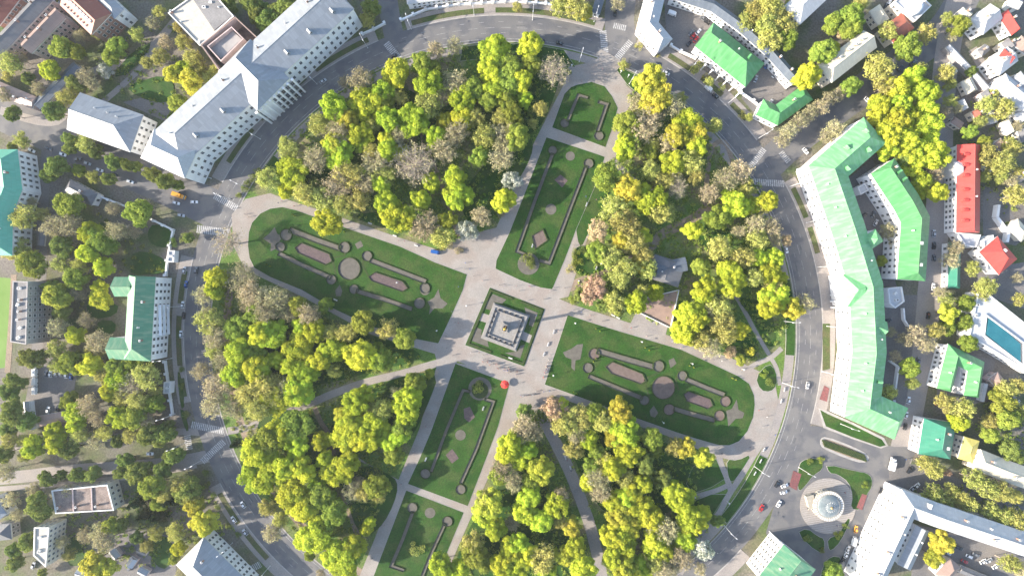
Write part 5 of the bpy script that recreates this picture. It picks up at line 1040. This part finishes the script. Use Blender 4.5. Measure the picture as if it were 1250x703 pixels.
# a crown is modelled with radius 1; its centre is 1.45 above the ground, trunk included
def crown_clumps(kind, nb, per, leaf, flat=.8, br=(.20,.36), fill=.2, jit=.09, up=.3):
    L = Leaves(); cs = []
    off = rng.normal(size=3)*.1; ell = np.array([1+rng.uniform(-.12,.12), 1+rng.uniform(-.12,.12), flat])
    k = 0
    while len(cs) < nb and k < 4000:
        k += 1; d = rdirs(1)[0]
        if d[2] < -.45: continue
        r = rng.uniform(.45, .92) if rng.random() < .85 else rng.uniform(.1,.45)
        c = d*r*ell+off*.5
        if all(np.linalg.norm(c-x[0]) > .27 for x in cs): cs.append((c, rng.uniform(*br)*(1.0 if r > .4 else 1.2)))
    for c, rr in cs:
        d = rdirs(per); d[:,2] += up*rng.random(per); d /= np.linalg.norm(d, axis=1, keepdims=True)
        rad = rr*(1-fill*np.abs(rng.normal(size=per)))*(1+jit*rng.normal(size=per))
        p = c+d*rad[:,None]*np.array([1,1,.85]); t = np.clip(rng.beta(1.3,1.8)*.9+rng.normal(size=per)*.18, 0, 1)
        L.add(p+np.array([0,0,1.45]), d*.9+np.array([0,0,.25])+rng.normal(size=(per,3))*.38, leaf*rng.uniform(.7,1.3,per), t)
    return L, [c for c, _ in cs]
def skeleton(tips, tw=.05, fine=0, seed=0):
    mb = MB(); h0 = .62
    mb.tube((0,0,-.03),(0,0,.12),tw*1.5,tw*1.05,7); mb.tube((0,0,.12),(0.01,0,h0),tw*1.05,tw*.85,7); mb.tube((.01,0,h0),(.02,.01,1.35),tw*.85,tw*.4,6)
    for c in tips:
        e = Vector(c)+Vector((0,0,1.45)); z = random.uniform(.55, 1.15); s = Vector((.01,0,min(z, e.z-.1))); mid = s.lerp(e, .5)+Vector((random.uniform(-.06,.06),random.uniform(-.06,.06),-.06))
        mb.tube(s, mid, tw*.5, tw*.3, 4); mb.tube(mid, e, tw*.3, tw*.1, 4)
        for _ in range(fine):
            f = mid.lerp(e, random.uniform(.2,1)); d = Vector((random.gauss(0,1), random.gauss(0,1), random.gauss(.3,.7))).normalized()*random.uniform(.15,.34); g = f+d
            mb.tube(f, g, tw*.14, tw*.05, 3)
            for _ in range(3):
                f2 = f.lerp(g, random.uniform(.3,1)); mb.tube(f2, f2+Vector((random.gauss(0,1), random.gauss(0,1), random.gauss(.3,.7))).normalized()*random.uniform(.08,.2), tw*.07, tw*.03, 3)
    return mb
TREE = {}
def make_kind(kind, nvar, nb, per, leaf, m, trunk='bark', tw=.045, fine=0, **kw):
    TREE[kind] = []
    for i in range(nvar):
        L, cs = crown_clumps(kind, nb, per, leaf, **kw)
        TREE[kind].append((L.mesh('crown', m), skeleton(cs if fine else cs[::2], tw, fine).mesh('trunk', M[trunk])))
make_kind('Y', 8, 36, 210, .055, L_['Y'])
make_kind('Z', 4, 36, 200, .055, L_['Z'])
make_kind('G', 5, 34, 200, .055, L_['G'], br=(.24,.38))
make_kind('N', 3, 32, 165, .062, L_['N'], br=(.24,.38))
make_kind('O', 5, 38, 72, .052, L_['O'], 'twig', fill=.45, jit=.25, br=(.22,.36), fine=5)
make_kind('P', 5, 38, 42, .045, L_['P'], 'twig', fill=.5, jit=.3, br=(.22,.36), fine=9)
make_kind('R', 2, 34, 100, .05, L_['R'], 'twig', fill=.4, jit=.2, br=(.24,.36), fine=4)
make_kind('B', 3, 40, 14, .034, L_['P'], 'twig', fill=.5, jit=.3, br=(.2,.34), fine=13, flat=.7)
make_kind('W', 2, 32, 120, .052, L_['W'], fill=.3, jit=.2, fine=3)
def conifer():
    L = Leaves(); mb = MB(); mb.tube((0,0,0),(0,0,2.6),.06,.015,6)
    for i in range(16):
        z = .35+2.25*i/16; rr = .95*(1-i/16)+.06
        for k in range(9 if i < 10 else 6):
            a = 2*math.pi*(k/9)+i*.7+random.uniform(-.2,.2); t = rng.random(26)**.7
            p = np.stack([np.cos(a)*rr*t, np.sin(a)*rr*t, z-.22*t*rr+.02*rng.normal(size=26)], axis=1)+rng.normal(size=(26,3))*.035
            L.add(p, rng.normal(size=(26,3))*.5+np.array([0,0,1]), .055, np.clip(rng.normal(.5,.25,26),0,1))
            mb.tube((0,0,z),(math.cos(a)*rr*.9,math.sin(a)*rr*.9,z-.2*rr),.014,.005,3)
    return L.mesh('crown', L_['D']), mb.mesh('trunk', M['bark'])
TREE['D'] = [conifer() for _ in range(2)]
def shrubmesh(m):
    L = Leaves(); n = 260
    for k in range(9):
        c = rng.normal(size=3)*np.array([.4,.4,.15])+np.array([0,0,.45]); d = rdirs(n//4); L.add(c+d*.38*np.array([1,1,.8]), d+rng.normal(size=d.shape)*.4, .07, np.clip(rng.normal(.5,.3,len(d)),0,1))
    return L.mesh('shrub', m)
SHRUB = {'G': [shrubmesh(L_['G']) for _ in range(2)], 'N': [shrubmesh(L_['N']) for _ in range(2)], 'O': [shrubmesh(L_['O'])], 'P': [shrubmesh(L_['P'])]}
KN = {'Y':('maple_tree','yellow green leafy tree'),'Z':('maple_tree','golden yellow leafy tree'),'G':('leafy_tree','fresh green leafy tree'),'N':('leafy_tree','dull mid green tree'),'O':('budding_tree','sparse olive budding tree'),'P':('bare_tree','brown twiggy bare tree'),'R':('budding_tree','pinkish budding tree'),'B':('bare_tree','wide bare branched tree'),'W':('blossom_tree','pale blossoming tree'),'D':('conifer_tree','dark conifer')}
GR = {'Y':'yellow green trees','Z':'golden trees','G':'fresh green trees','N':'mid green trees','O':'olive budding trees','P':'brown bare trees','R':'pinkish budding trees','B':'wide bare trees','W':'blossoming trees','D':'dark conifers'}
OPEN = [([(652,492),(672,528),(694,572),(713,620),(724,655),(735,705),(740,740)],7),([(545,440),(490,456),(448,466),(405,481),(372,495),(310,519)],4.5),([(384,497),(392,515),(402,532),(410,565)],2.5),([(275,552),(200,566),(90,574),(0,584)],-2),([(812,320),(808,342)],11),([(795,374),(812,386)],9),([(502,100),(507,130)],2),([(872,352),(906,375),(939,433)],2),([(300,340),(369,365),(453,411),(540,441)],1),([(330,236),(415,265),(487,290),(545,308)],1),([(540,445),(489,579),(440,700)],7),([(614,520),(571,620),(545,690)],6)]
def clear(x, y, r):
    for pts, hw in OPEN:
        for a, b in zip(pts, pts[1:]):
            ax, ay = a; dx, dy = b[0]-ax, b[1]-ay; t = ((x-ax)*dx+(y-ay)*dy)/(dx*dx+dy*dy)
            if 0 <= t <= 1:
                qx, qy = ax+t*dx, ay+t*dy; d = math.hypot(x-qx, y-qy) or .01; need = r*.8+hw
                if d < need: x, y = qx+(x-qx)/d*need, qy+(y-qy)/d*need
    return x, y
def tree(x, y, rpx, kind):
    rpx *= random.uniform(.86,1.10)*(.86 if x < 225 or x > 1150 else 1)
    x, y = clear(x, y, rpx)
    r = rpx*.5*(1.0 if kind in "YZ" else .9 if kind == 'N' else 1.0); hgt = 1.45*r if kind != 'D' else .8*r; hz = random.uniform(.9,1.12)
    hz *= min(1.15, max(.62, 10.0/(1.45*r+.1)))if r > 7.5 else 1.0
    g = P(x, y, 1.55*r*hz); nm, ds = KN[kind]
    o = empty(nm, (g.x, g.y, .1), random.uniform(0, 6.28)); o.scale = (r*random.uniform(.94,1.06), r*random.uniform(.94,1.06), r*hz)
    cr, tk = random.choice(TREE[kind]); link(bpy.data.objects.new('crown', cr), o); link(bpy.data.objects.new('trunk', tk), o)
    o['category'] = 'tree'; o['group'] = GR[kind]; later(o, ('broad ' if rpx > 15.6 else 'small ' if rpx < 11.0 else '')+ds, x, y)
def shrub(x, y, rpx, kind='N', name='shrub', ds='low rounded green shrub'):
    g = P(x, y); o = link(bpy.data.objects.new(name, random.choice(SHRUB[kind]))); o.location = (g.x, g.y, .25); o.rotation_euler = (0,0,random.uniform(0,6)); s = rpx*.5*1.1; o.scale = (s, s, s*.9); o['category'] = 'shrub'; o['group'] = 'shrubs'; later(o, ds, x, y)
TR = {
'A': 'G285,225,70 G355,245,45 Y235,340,50 N130,375,40 O50,300,60 P185,425,40 G560,220,50 G530,270,50 W500,340,45 O700,300,38 O760,270,50 O650,165,45 Z830,350,55 Z915,390,60 Y880,330,35 G850,495,45 N815,565,28 O1010,380,40 O870,200,50 O920,280,45 O960,330,38 N350,400,50 O310,470,50 N260,530,55 O340,450,45 N60,545,40 N330,665,45 O410,680,50 O100,670,45 P410,360,50 P440,400,40 N1090,10,50 N1230,80,50 N1200,20,50 N245,10,35 P380,170,40 O465,160,30 O35,360,30 O850,130,40 P20,450,40 P90,280,45 O1030,340,40 P790,200,40 P730,110,45 O760,60,40',
'B': 'N60,100,60 N150,30,50 N30,50,50 N200,20,45 N100,50,45 N560,40,45 O540,90,40 P510,380,55 Y675,355,62 P430,390,32 G790,300,55 P870,240,45 P960,220,40 P740,370,32 Y375,500,65 Y530,490,75 Y615,440,45 Y830,390,60 P960,390,60 Y990,480,60 G1045,440,50 Y1150,240,70 Y1140,320,65 Y1140,415,55 G1200,480,50 O840,490,60 O310,590,60 P400,640,60 Z450,580,45 Y510,640,60 Y640,570,60 Y760,580,70 Y590,560,35 Z910,580,35 Y990,565,50 Y870,650,48 P970,640,60 Y630,670,45 Z390,690,50 O1100,650,60 O1230,630,50 G1120,480,45 P700,650,50 G620,490,50 O150,690,40 G1220,380,60 O1180,560,40 G860,340,40 P1190,650,60 O1060,560,45 P900,470,40 O700,470,35 O560,600,40',
'C': 'Y105,225,55 Y65,390,48 Y80,475,42 O155,520,36 O120,590,24 G45,650,60 B215,340,75 G10,320,50 G20,550,50 G110,300,48 O330,40,60 O250,30,50 Z370,60,40 P525,20,40 O45,35,25 Z690,375,65 Z700,470,65 Z640,405,42 P610,490,40 P790,500,55 G570,590,55 P660,600,70 Y850,590,70 Z890,640,55 Y560,680,48 P770,680,45 O830,470,30 O985,600,45 O550,310,20 O690,690,40 O890,330,22 O960,390,25 O1150,560,25 O1180,60,60 O1230,120,60 O1130,110,50 O1245,30,50 Z810,650,50 P720,540,40 O600,560,35',
'D': 'O90,100,75 O40,180,60 G120,190,50 O20,40,50 O150,30,40 G340,115,45 G440,80,50 G430,140,45 R370,150,30 G290,260,55 Y210,370,55 Y330,240,40 O560,320,65 G700,220,60 O785,160,45 O600,150,40 G430,410,45 O470,20,40 O890,90,35 G940,125,45 P330,470,42 P280,510,42 P230,540,42 P180,580,42 P130,630,42 P100,670,38 P375,445,35 P350,610,40 P310,650,38 Y735,360,55 Y640,420,60 Y770,440,60 Y560,490,50 Y660,500,55 Y790,520,50 Y560,560,55 Y640,580,60 Y700,560,45 Y790,600,55 Y600,650,60 Y690,660,55 Y800,680,50 Y820,450,40 Y730,630,50 O590,410,50 O720,500,40 O755,330,35 O900,400,40 P930,520,35 O880,350,40 O1070,500,45 O1150,520,55 G990,630,40 O1040,580,40 G1065,680,40 O1180,690,40 O900,480,35 P860,540,40 P1220,600,30 P910,170,38 O1100,450,35 N1000,340,30',
'E': 'N270,110,65 N235,150,45 G375,130,40 N520,170,45 O440,160,32 N60,20,30 N340,20,45 N450,40,48 N400,15,40 N540,90,45 N600,100,40 N650,110,36 N730,150,48 N790,180,48 N850,200,34 G655,340,80 G320,290,65 P330,380,70 P540,310,45 Y430,420,70 G490,470,70 Y415,520,65 Y490,590,60 P560,420,60 G150,580,80 O120,350,60 N70,420,45 N290,490,60 G370,650,60 Y480,690,50 G250,690,55 O380,590,40 P150,280,40 P700,300,45 N900,450,28 O90,500,50 O40,520,40 B1090,470,80 Y1020,650,60 P1150,640,70 P1200,680,60 P250,400,55 O200,340,45 P640,420,40 O290,580,45',
'F': 'O65,165,55 Y185,145,75 O170,40,50 Y400,45,80 P300,80,70 Y140,250,42 O240,240,60 P400,200,75 O450,150,60 P580,90,80 P530,190,60 Y640,30,50 Y600,195,45 B770,100,100 Y700,40,40 P900,40,60 Y960,160,50 Y970,260,60 Y940,240,40 Y790,270,45 Y850,190,40 Y640,290,60 Y690,350,75 P820,400,65 Z920,370,45 O900,450,55 Y360,340,58 G1080,60,50 Y1185,280,48 W1230,175,45 P1180,60,70 O500,270,60 O430,290,60 W1010,410,50 P1080,350,45 O330,270,60 Y520,15,40 Y860,10,40 O620,150,50 P770,400,40 P220,90,45 O560,40,45 N300,200,40',
'G': 'Y560,35,52 G680,40,38 Y795,90,60 G470,160,62 O680,130,60 O740,180,50 Z580,215,55 Y690,270,75 O870,90,55 O900,150,50 P960,240,60 P1040,170,60 P1110,130,60 O1140,220,50 Y1080,290,62 G1010,350,68 Y1160,300,40 Y880,415,50 O510,310,60 O560,380,70 R430,420,55 Y650,440,45 O600,470,60 G430,520,50 P1180,390,60 O1190,460,50 Y1060,610,65 Y1190,550,50 O1120,540,50 O1010,500,60 G920,590,42 Y940,690,50 Y1040,690,50 O560,600,60 O530,640,60 O660,600,45 O490,540,60 R420,690,50 Y1240,610,40 O1170,640,50 Y900,20,50 B810,220,60 O720,330,50 O1220,290,50 O640,520,50 Z540,460,45 P800,150,40 O760,330,40 Z620,580,40 P1100,420,45',
'H': 'Y600,30,50 Y690,25,50 Y750,40,60 Y830,60,60 Y720,110,60 Y760,180,55 Y750,225,38 Y840,230,45 P820,140,45 Y20,280,50 P40,400,50 Y60,550,50 Y30,620,50 Y90,640,35 P70,460,35 R120,460,25 O60,690,45 O1060,60,55 O1150,90,60 O1210,250,60 O1140,160,40 O1190,30,50 O1220,140,40 P600,420,42 P630,470,30 G570,560,28 P920,500,45 P900,560,42 O1010,600,45 O1070,680,55 P1220,640,36 O1100,110,40 N670,80,45 O1060,160,35 P1190,180,35',
'I': 'G280,40,60 N330,20,50 P380,20,50 Y490,60,60 N290,120,60 P270,190,60 Y360,230,60 P410,160,50 N150,340,65 O270,300,55 G340,370,60 O280,370,45 P470,270,60 Y420,370,65 O450,320,45 G560,370,55 G640,350,55 N700,370,45 O500,420,60 Y570,440,65 B620,470,90 O700,430,60 Y520,500,50 Y560,620,60 G640,620,60 G740,560,50 G330,540,50 Y360,600,60 Y360,660,50 P430,560,60 P470,620,60 N70,450,60 N40,500,50 N60,600,75 N130,640,50 Y250,690,45 P690,640,45 N30,680,50 O740,500,40 O660,540,55 N700,695,55 N800,670,45 N760,695,45 P970,40,50 Y1020,20,42 O1000,170,70 P1030,240,65 P990,130,50 P960,400,45 P1040,480,75 P1010,560,65 P1060,340,50 Y1110,430,55 G1130,200,65 Y1140,310,80 Y1220,380,60 Y1240,230,50 P1110,580,55 O1180,520,65 O1230,580,60 P1200,60,60 G1210,130,50 O1230,470,50 O1020,300,50 O590,520,50',
'J': 'P60,50,70 P130,60,60 G220,60,48 P60,120,60 G330,110,38 P260,130,50 Y70,220,80 Y110,240,50 Y215,190,42 Y290,210,55 Y200,290,70 Y370,300,65 Y20,380,45 Y100,350,42 Y180,390,60 Y240,400,58 Y310,350,48 G270,370,50 Y220,500,75 Y210,540,55 Y500,330,65 Y570,340,50 G610,350,50 G500,205,48 G530,180,32 G700,270,50 O440,220,40 O640,200,46 O370,220,45 Y130,600,80 G200,650,75 Y90,650,60 Y480,550,62 Y520,500,50 Y460,650,70 Z420,610,40 Y735,530,55 Y740,600,55 Y700,570,40 G770,460,48 G750,430,38 G840,415,24 P680,510,40 Y560,680,70 G730,680,48 O610,590,60 O40,470,60 O100,480,60 G20,300,50 O90,520,50 O60,540,40 P160,470,45 O380,400,40 P160,130,50 O560,600,45 G590,300,35',
'K': 'R390,30,45 R440,20,36 N340,40,28 N460,90,36 O510,70,45 N530,120,24 Y615,75,58 Y700,30,45 O640,20,36 Y940,30,60 Y1040,40,60 Y870,130,68 Y850,200,58 Y900,160,58 Y850,240,42 O1010,160,68 O1040,220,60 Y1105,205,42 P970,290,58 R1060,310,32 G1110,350,28 Z1155,310,22 O1020,90,60 Y1240,50,40 O930,250,50 R215,580,55 Y255,565,38 O300,640,68 O350,620,60 Z530,590,62 Y540,660,65 Y510,630,50 G420,610,58 N90,590,48 P80,670,55 P130,690,55 O230,660,60 N600,690,50 P960,120,40 O450,640,55 R180,620,40',
'L': 'Y60,40,65 Z140,100,55 Y40,100,48 P205,80,46 P610,215,30 P680,255,36 P640,330,28 G710,390,42 O720,460,36 O600,505,42 P740,230,48 P790,280,42 Z890,125,45 G970,80,42 O880,60,40 G960,170,48 G880,190,42 O830,210,38 G985,270,48 O1170,490,58 G1150,560,58 G1170,620,66 O1220,470,46 O960,590,58 Y940,650,58 O1090,640,46 O1230,600,48 G1120,510,38 O880,550,46 O1060,20,48 O1230,60,40 P850,30,36',
'M': 'O50,60,48 Y160,80,66 Y270,70,60 Y265,20,48 N330,100,58 O380,30,48 P450,60,46 N560,60,40 O500,20,48 N700,40,55 N800,30,55 N750,60,46 N220,220,52 N290,210,38 N370,210,52 N440,210,46 N580,190,52 N640,190,56 N690,190,50 N770,180,46 N840,150,56 N600,150,46 N180,360,72 N200,405,50 G720,280,64 G760,360,48 O790,300,56 Z930,370,50 N890,300,55 Z980,450,52 O905,330,45 O850,270,50 P410,510,42 P470,490,48 P500,540,58 G530,460,46 N580,460,38 D640,360,46 D740,430,46 D670,420,38 D810,350,46 N650,520,46 O740,500,38 O840,490,56 Y850,570,44 G830,620,26 N130,540,48 P80,410,38 Z440,640,66 Z500,660,56 N200,690,28 N60,580,48 N70,640,46 P50,340,46 P160,290,46 O330,600,40 P300,540,42 D1110,80,26 Y1220,110,76 Y1230,220,70 O1190,200,36 P860,690,28 O700,560,36 O110,60,36 P30,220,56 N20,120,50 O620,30,46 N800,130,36 O120,130,40 P330,300,36',
'N': 'Y60,230,78 Y30,130,78 G60,60,60 Y140,30,60 Y200,80,60 Y150,190,58 Y240,200,58 Y430,50,68 Y500,50,58 Y560,50,58 Y700,40,58 Y640,60,48 Y390,210,68 Y450,160,58 Y200,330,78 Y240,390,68 G330,330,66 G380,400,58 Y290,510,78 Y240,530,46 G350,470,50 Y420,590,78 Y480,560,58 Y370,620,58 Y440,660,68 G530,620,56 G580,280,62 G700,140,46 P470,300,48 P500,260,38 O520,310,40 Y560,490,32 Y590,460,32 Y300,280,48 P90,500,52 G265,605,30 O120,440,40 O60,380,38 Y1170,110,58 Y1200,60,58 P1180,190,46 G1160,230,48 P1230,240,46 Z1120,370,66 Y1100,420,56 Y1150,480,54 O1090,330,52 P1230,450,38 G1050,600,58 Y990,660,54 Y890,660,48 Y1180,640,48 G1100,640,48 O1050,540,46 Y960,690,48 Y1240,600,48 O1010,560,36 Y1210,690,48 P320,690,26 Y340,150,45 Y320,60,50 O620,330,40 G170,270,45',
'O': 'P75,20,46 Y100,100,48 Y60,150,50 Z150,200,58 G110,250,48 Y100,320,58 Y230,370,56 Y80,400,48 Y160,440,58 P30,260,48 P250,320,46 Z300,470,46 O250,440,38 Y60,560,58 Y100,600,48 Y20,560,48 Z260,610,48 Y320,560,56 Y380,650,54 Y50,660,56 O170,620,56 Y190,680,48 P330,30,56 Y390,50,44 O310,100,46 Y350,265,40 G400,170,48 P430,240,56 P440,310,56 Y500,190,58 Y560,40,60 Y580,110,68 Z500,40,48 G690,50,48 G700,110,38 N740,240,52 Y600,300,58 Y560,330,58 Y640,260,58 Y500,350,54 Z540,410,58 Y630,400,68 Y690,430,54 Y540,480,58 Y500,520,58 Y560,550,54 Z590,480,48 Y790,310,58 Y830,330,58 Y870,420,58 Y930,410,46 Y850,460,46 Y900,450,46 Y700,540,58 Y740,590,46 Y690,590,38 Y850,530,46 Y810,560,28 P760,490,56 P690,490,38 Y480,610,46 Z560,660,56 Y620,640,48 Y650,690,56 P740,680,48 P830,620,56 W930,580,42 N1000,440,36 P920,670,32 Z850,95,54 Z930,140,48 O800,90,38 N650,160,48 O460,170,46 O560,230,46 N660,200,40 G420,110,40 P790,660,40 O700,640,46',
'P': 'O780,165,38 O830,200,46 R880,210,30 O820,320,46 O890,340,40 O950,330,38 O990,360,46 O1010,240,46 O1070,280,56 O1140,300,56 O1200,320,46 O1080,390,48 O1150,420,56 O1220,430,56 N1180,100,56 G1090,30,46 N1220,150,46 Z820,610,46 Z850,540,46 O1180,640,52 P1220,660,46 G340,680,42 O900,300,40 O930,380,36',
}
for t, s in TR.items():
    for e in s.split():
        x, y, r_ = (float(v) for v in e[1:].split(',')); px, py = T(t, x, y); tree(px, py, r_*.256, e[0])
# columnar thujas on the lawns, shrubs along the walks
def thuja(x, y, h=2.4, w_=.7):
    g = P(x, y); o = link(bpy.data.objects.new('thuja', TH)); o.location = (g.x, g.y, .3); o.scale = (w_, w_, h); o['category'] = 'thuja'; o['group'] = 'young thujas on the lawns'; later(o, 'young columnar thuja on the lawn', x, y)
L = Leaves()
for k in range(14):
    z = k/14; d = rdirs(60); rr = .55*math.sin(min(1,(z+.12)*1.6)*math.pi*.5)*(1-z**2)**.5+.05
    L.add(np.array([0,0,z])+d*np.array([rr,rr,.08]), d+rng.normal(size=d.shape)*.3, .10*(1-.4*z), np.clip(rng.normal(.4,.3,60),0,1))
TH = L.mesh('thuja', L_['G'])
for x, y in ((727,401),(732,404),(787,424),(792,427),(841,446),(846,448),(358,262),(361,264),(327,323),(331,325),(724,441),(727,437),(700,478),(704,480),(893,461),(418,281),(421,283),(897,463)): thuja(x, y)
for x, y, r_, k in ((645,318,8,'N'),(648,322,6,'N'),(586,471,8,'N'),(508,668,7,'O'),(702,310,5,'G'),(704,318,6,'G'),(710,305,5,'N'),(698,328,5,'O'),(694,90,4,'N'),(761,80,5,'O'),(930,456,5,'G'),(938,465,5,'N'),(660,505,10,'N'),(650,512,7,'N'),(668,498,6,'N'),(1000,560,4,'G'),(988,562,4,'N'),(1054,590,4,'G'),(983,655,5,'N'),(1003,670,4,'N'),(1022,650,5,'G'),(1030,640,4,'N'),(214,295,6,'N'),(228,290,5,'O'),(222,450,4,'N'),(224,470,4,'N'),(228,505,5,'N'),(300,230,5,'N'),(305,224,5,'N'),(311,217,5,'N'),(317,211,5,'N'),(292,238,4,'N'),(252,575,4,'N'),(256,590,4,'N'),(262,604,4,'N'),(267,618,4,'N'),(280,640,4,'N'),(292,650,4,'N'),(855,82,4,'O'),(862,95,4,'O'),(880,108,4,'O'),(905,142,4,'O'),(780,58,4,'O'),(800,66,4,'O'),(740,342,7,'N'),(755,350,6,'N'),(715,348,5,'P'),(722,338,6,'N'),(700,365,5,'G'),(745,366,6,'N'),(890,430,5,'G'),(880,420,5,'N'),(870,412,5,'G'),(905,432,4,'N'),(560,305,5,'P'),(548,300,5,'P'),(540,296,6,'O'),(530,290,5,'P'),(600,270,5,'P'),(610,262,5,'P'),(616,250,5,'O')): shrub(x, y, r_, k, ds={'N':'low dark green shrub','G':'low fresh green shrub','O':'low olive shrub','P':'low brown twiggy shrub'}[k])
# ------------------------------------------------------------------ undergrowth of the groves (nobody could count it)
GROVES = [[(345,236),(330,205),(360,160),(430,100),(500,65),(600,55),(685,85),(675,120),(655,165),(605,275),(545,300),(487,284),(415,258)],
          [(765,110),(800,120),(870,170),(930,230),(955,300),(960,400),(945,430),(914,440),(860,420),(812,400),(760,378),(700,350),(725,270),(745,200),(760,150)],
          [(275,330),(300,340),(369,365),(453,410),(535,438),(490,560),(440,690),(400,690),(330,620),(285,530),(262,430)],
          [(640,500),(665,490),(770,520),(860,560),(850,600),(870,640),(800,720),(560,720),(600,600),(625,540)],
          [(60,270),(120,260),(205,320),(205,335),(130,335),(120,420),(125,445),(90,440),(100,340)],[(90,600),(250,590),(290,650),(200,690),(110,690),(75,640)],[(120,60),(200,20),(280,110),(210,155),(150,115),(100,130)],[(1180,110),(1230,150),(1250,300),(1200,240),(1180,180)],[(1190,480),(1250,470),(1250,560),(1190,540)],[(1110,600),(1180,580),(1250,610),(1250,640),(1150,610)]]
def inside(q, x, y):
    c = False; n = len(q)
    for i in range(n):
        x1, y1 = q[i]; x2, y2 = q[i-1]
        if (y1 > y) != (y2 > y) and x < (x2-x1)*(y-y1)/(y2-y1)+x1: c = not c
    return c
for gi, q in enumerate(GROVES):
    xs, ys = [p[0] for p in q], [p[1] for p in q]; ar = abs(area(q)); L = Leaves(); n = int(ar/(17 if gi < 4 else 36))
    for _ in range(n):
        x, y = random.uniform(min(xs),max(xs)), random.uniform(min(ys),max(ys))
        if not inside(q, x, y) or clear(x, y, 2) != (x, y): continue
        g = P(x, y); s = random.uniform(.5, 1.9); k = int(10+14*s)
        d = rdirs(k); d[:,2] = np.abs(d[:,2]); L.add(np.array([g.x, g.y, .12])+d*np.array([s,s,s*.8])*rng.uniform(.5,1,(k,1)), d+rng.normal(size=d.shape)*.4, rng.uniform(.18,.38,k), np.clip(rng.random()+rng.normal(size=k)*.15,0,1))
    o = link(bpy.data.objects.new('undergrowth', L.mesh('undergrowth', L_['U']))); tag(o, kind='stuff')
write_labels()
# ------------------------------------------------------------------ thin air between the drone and the ground
hz = MB(); hz.prism([(-700,-500),(700,-500),(700,500),(-700,500)], -1.0, 303.0, bottom=True)
hm = bpy.data.materials.new('haze'); hm.use_nodes = True; t = hm.node_tree; t.nodes.remove(t.nodes['Principled BSDF'])
pv = t.nodes.new('ShaderNodeVolumePrincipled'); pv.inputs['Color'].default_value = (.84,.92,1,1); pv.inputs['Density'].default_value = HAZE; pv.inputs['Anisotropy'].default_value = .2
t.links.new(pv.outputs[0], t.nodes['Material Output'].inputs['Volume'])
if HAZE > 0: tag(hz.build('haze', hm), kind='stuff')
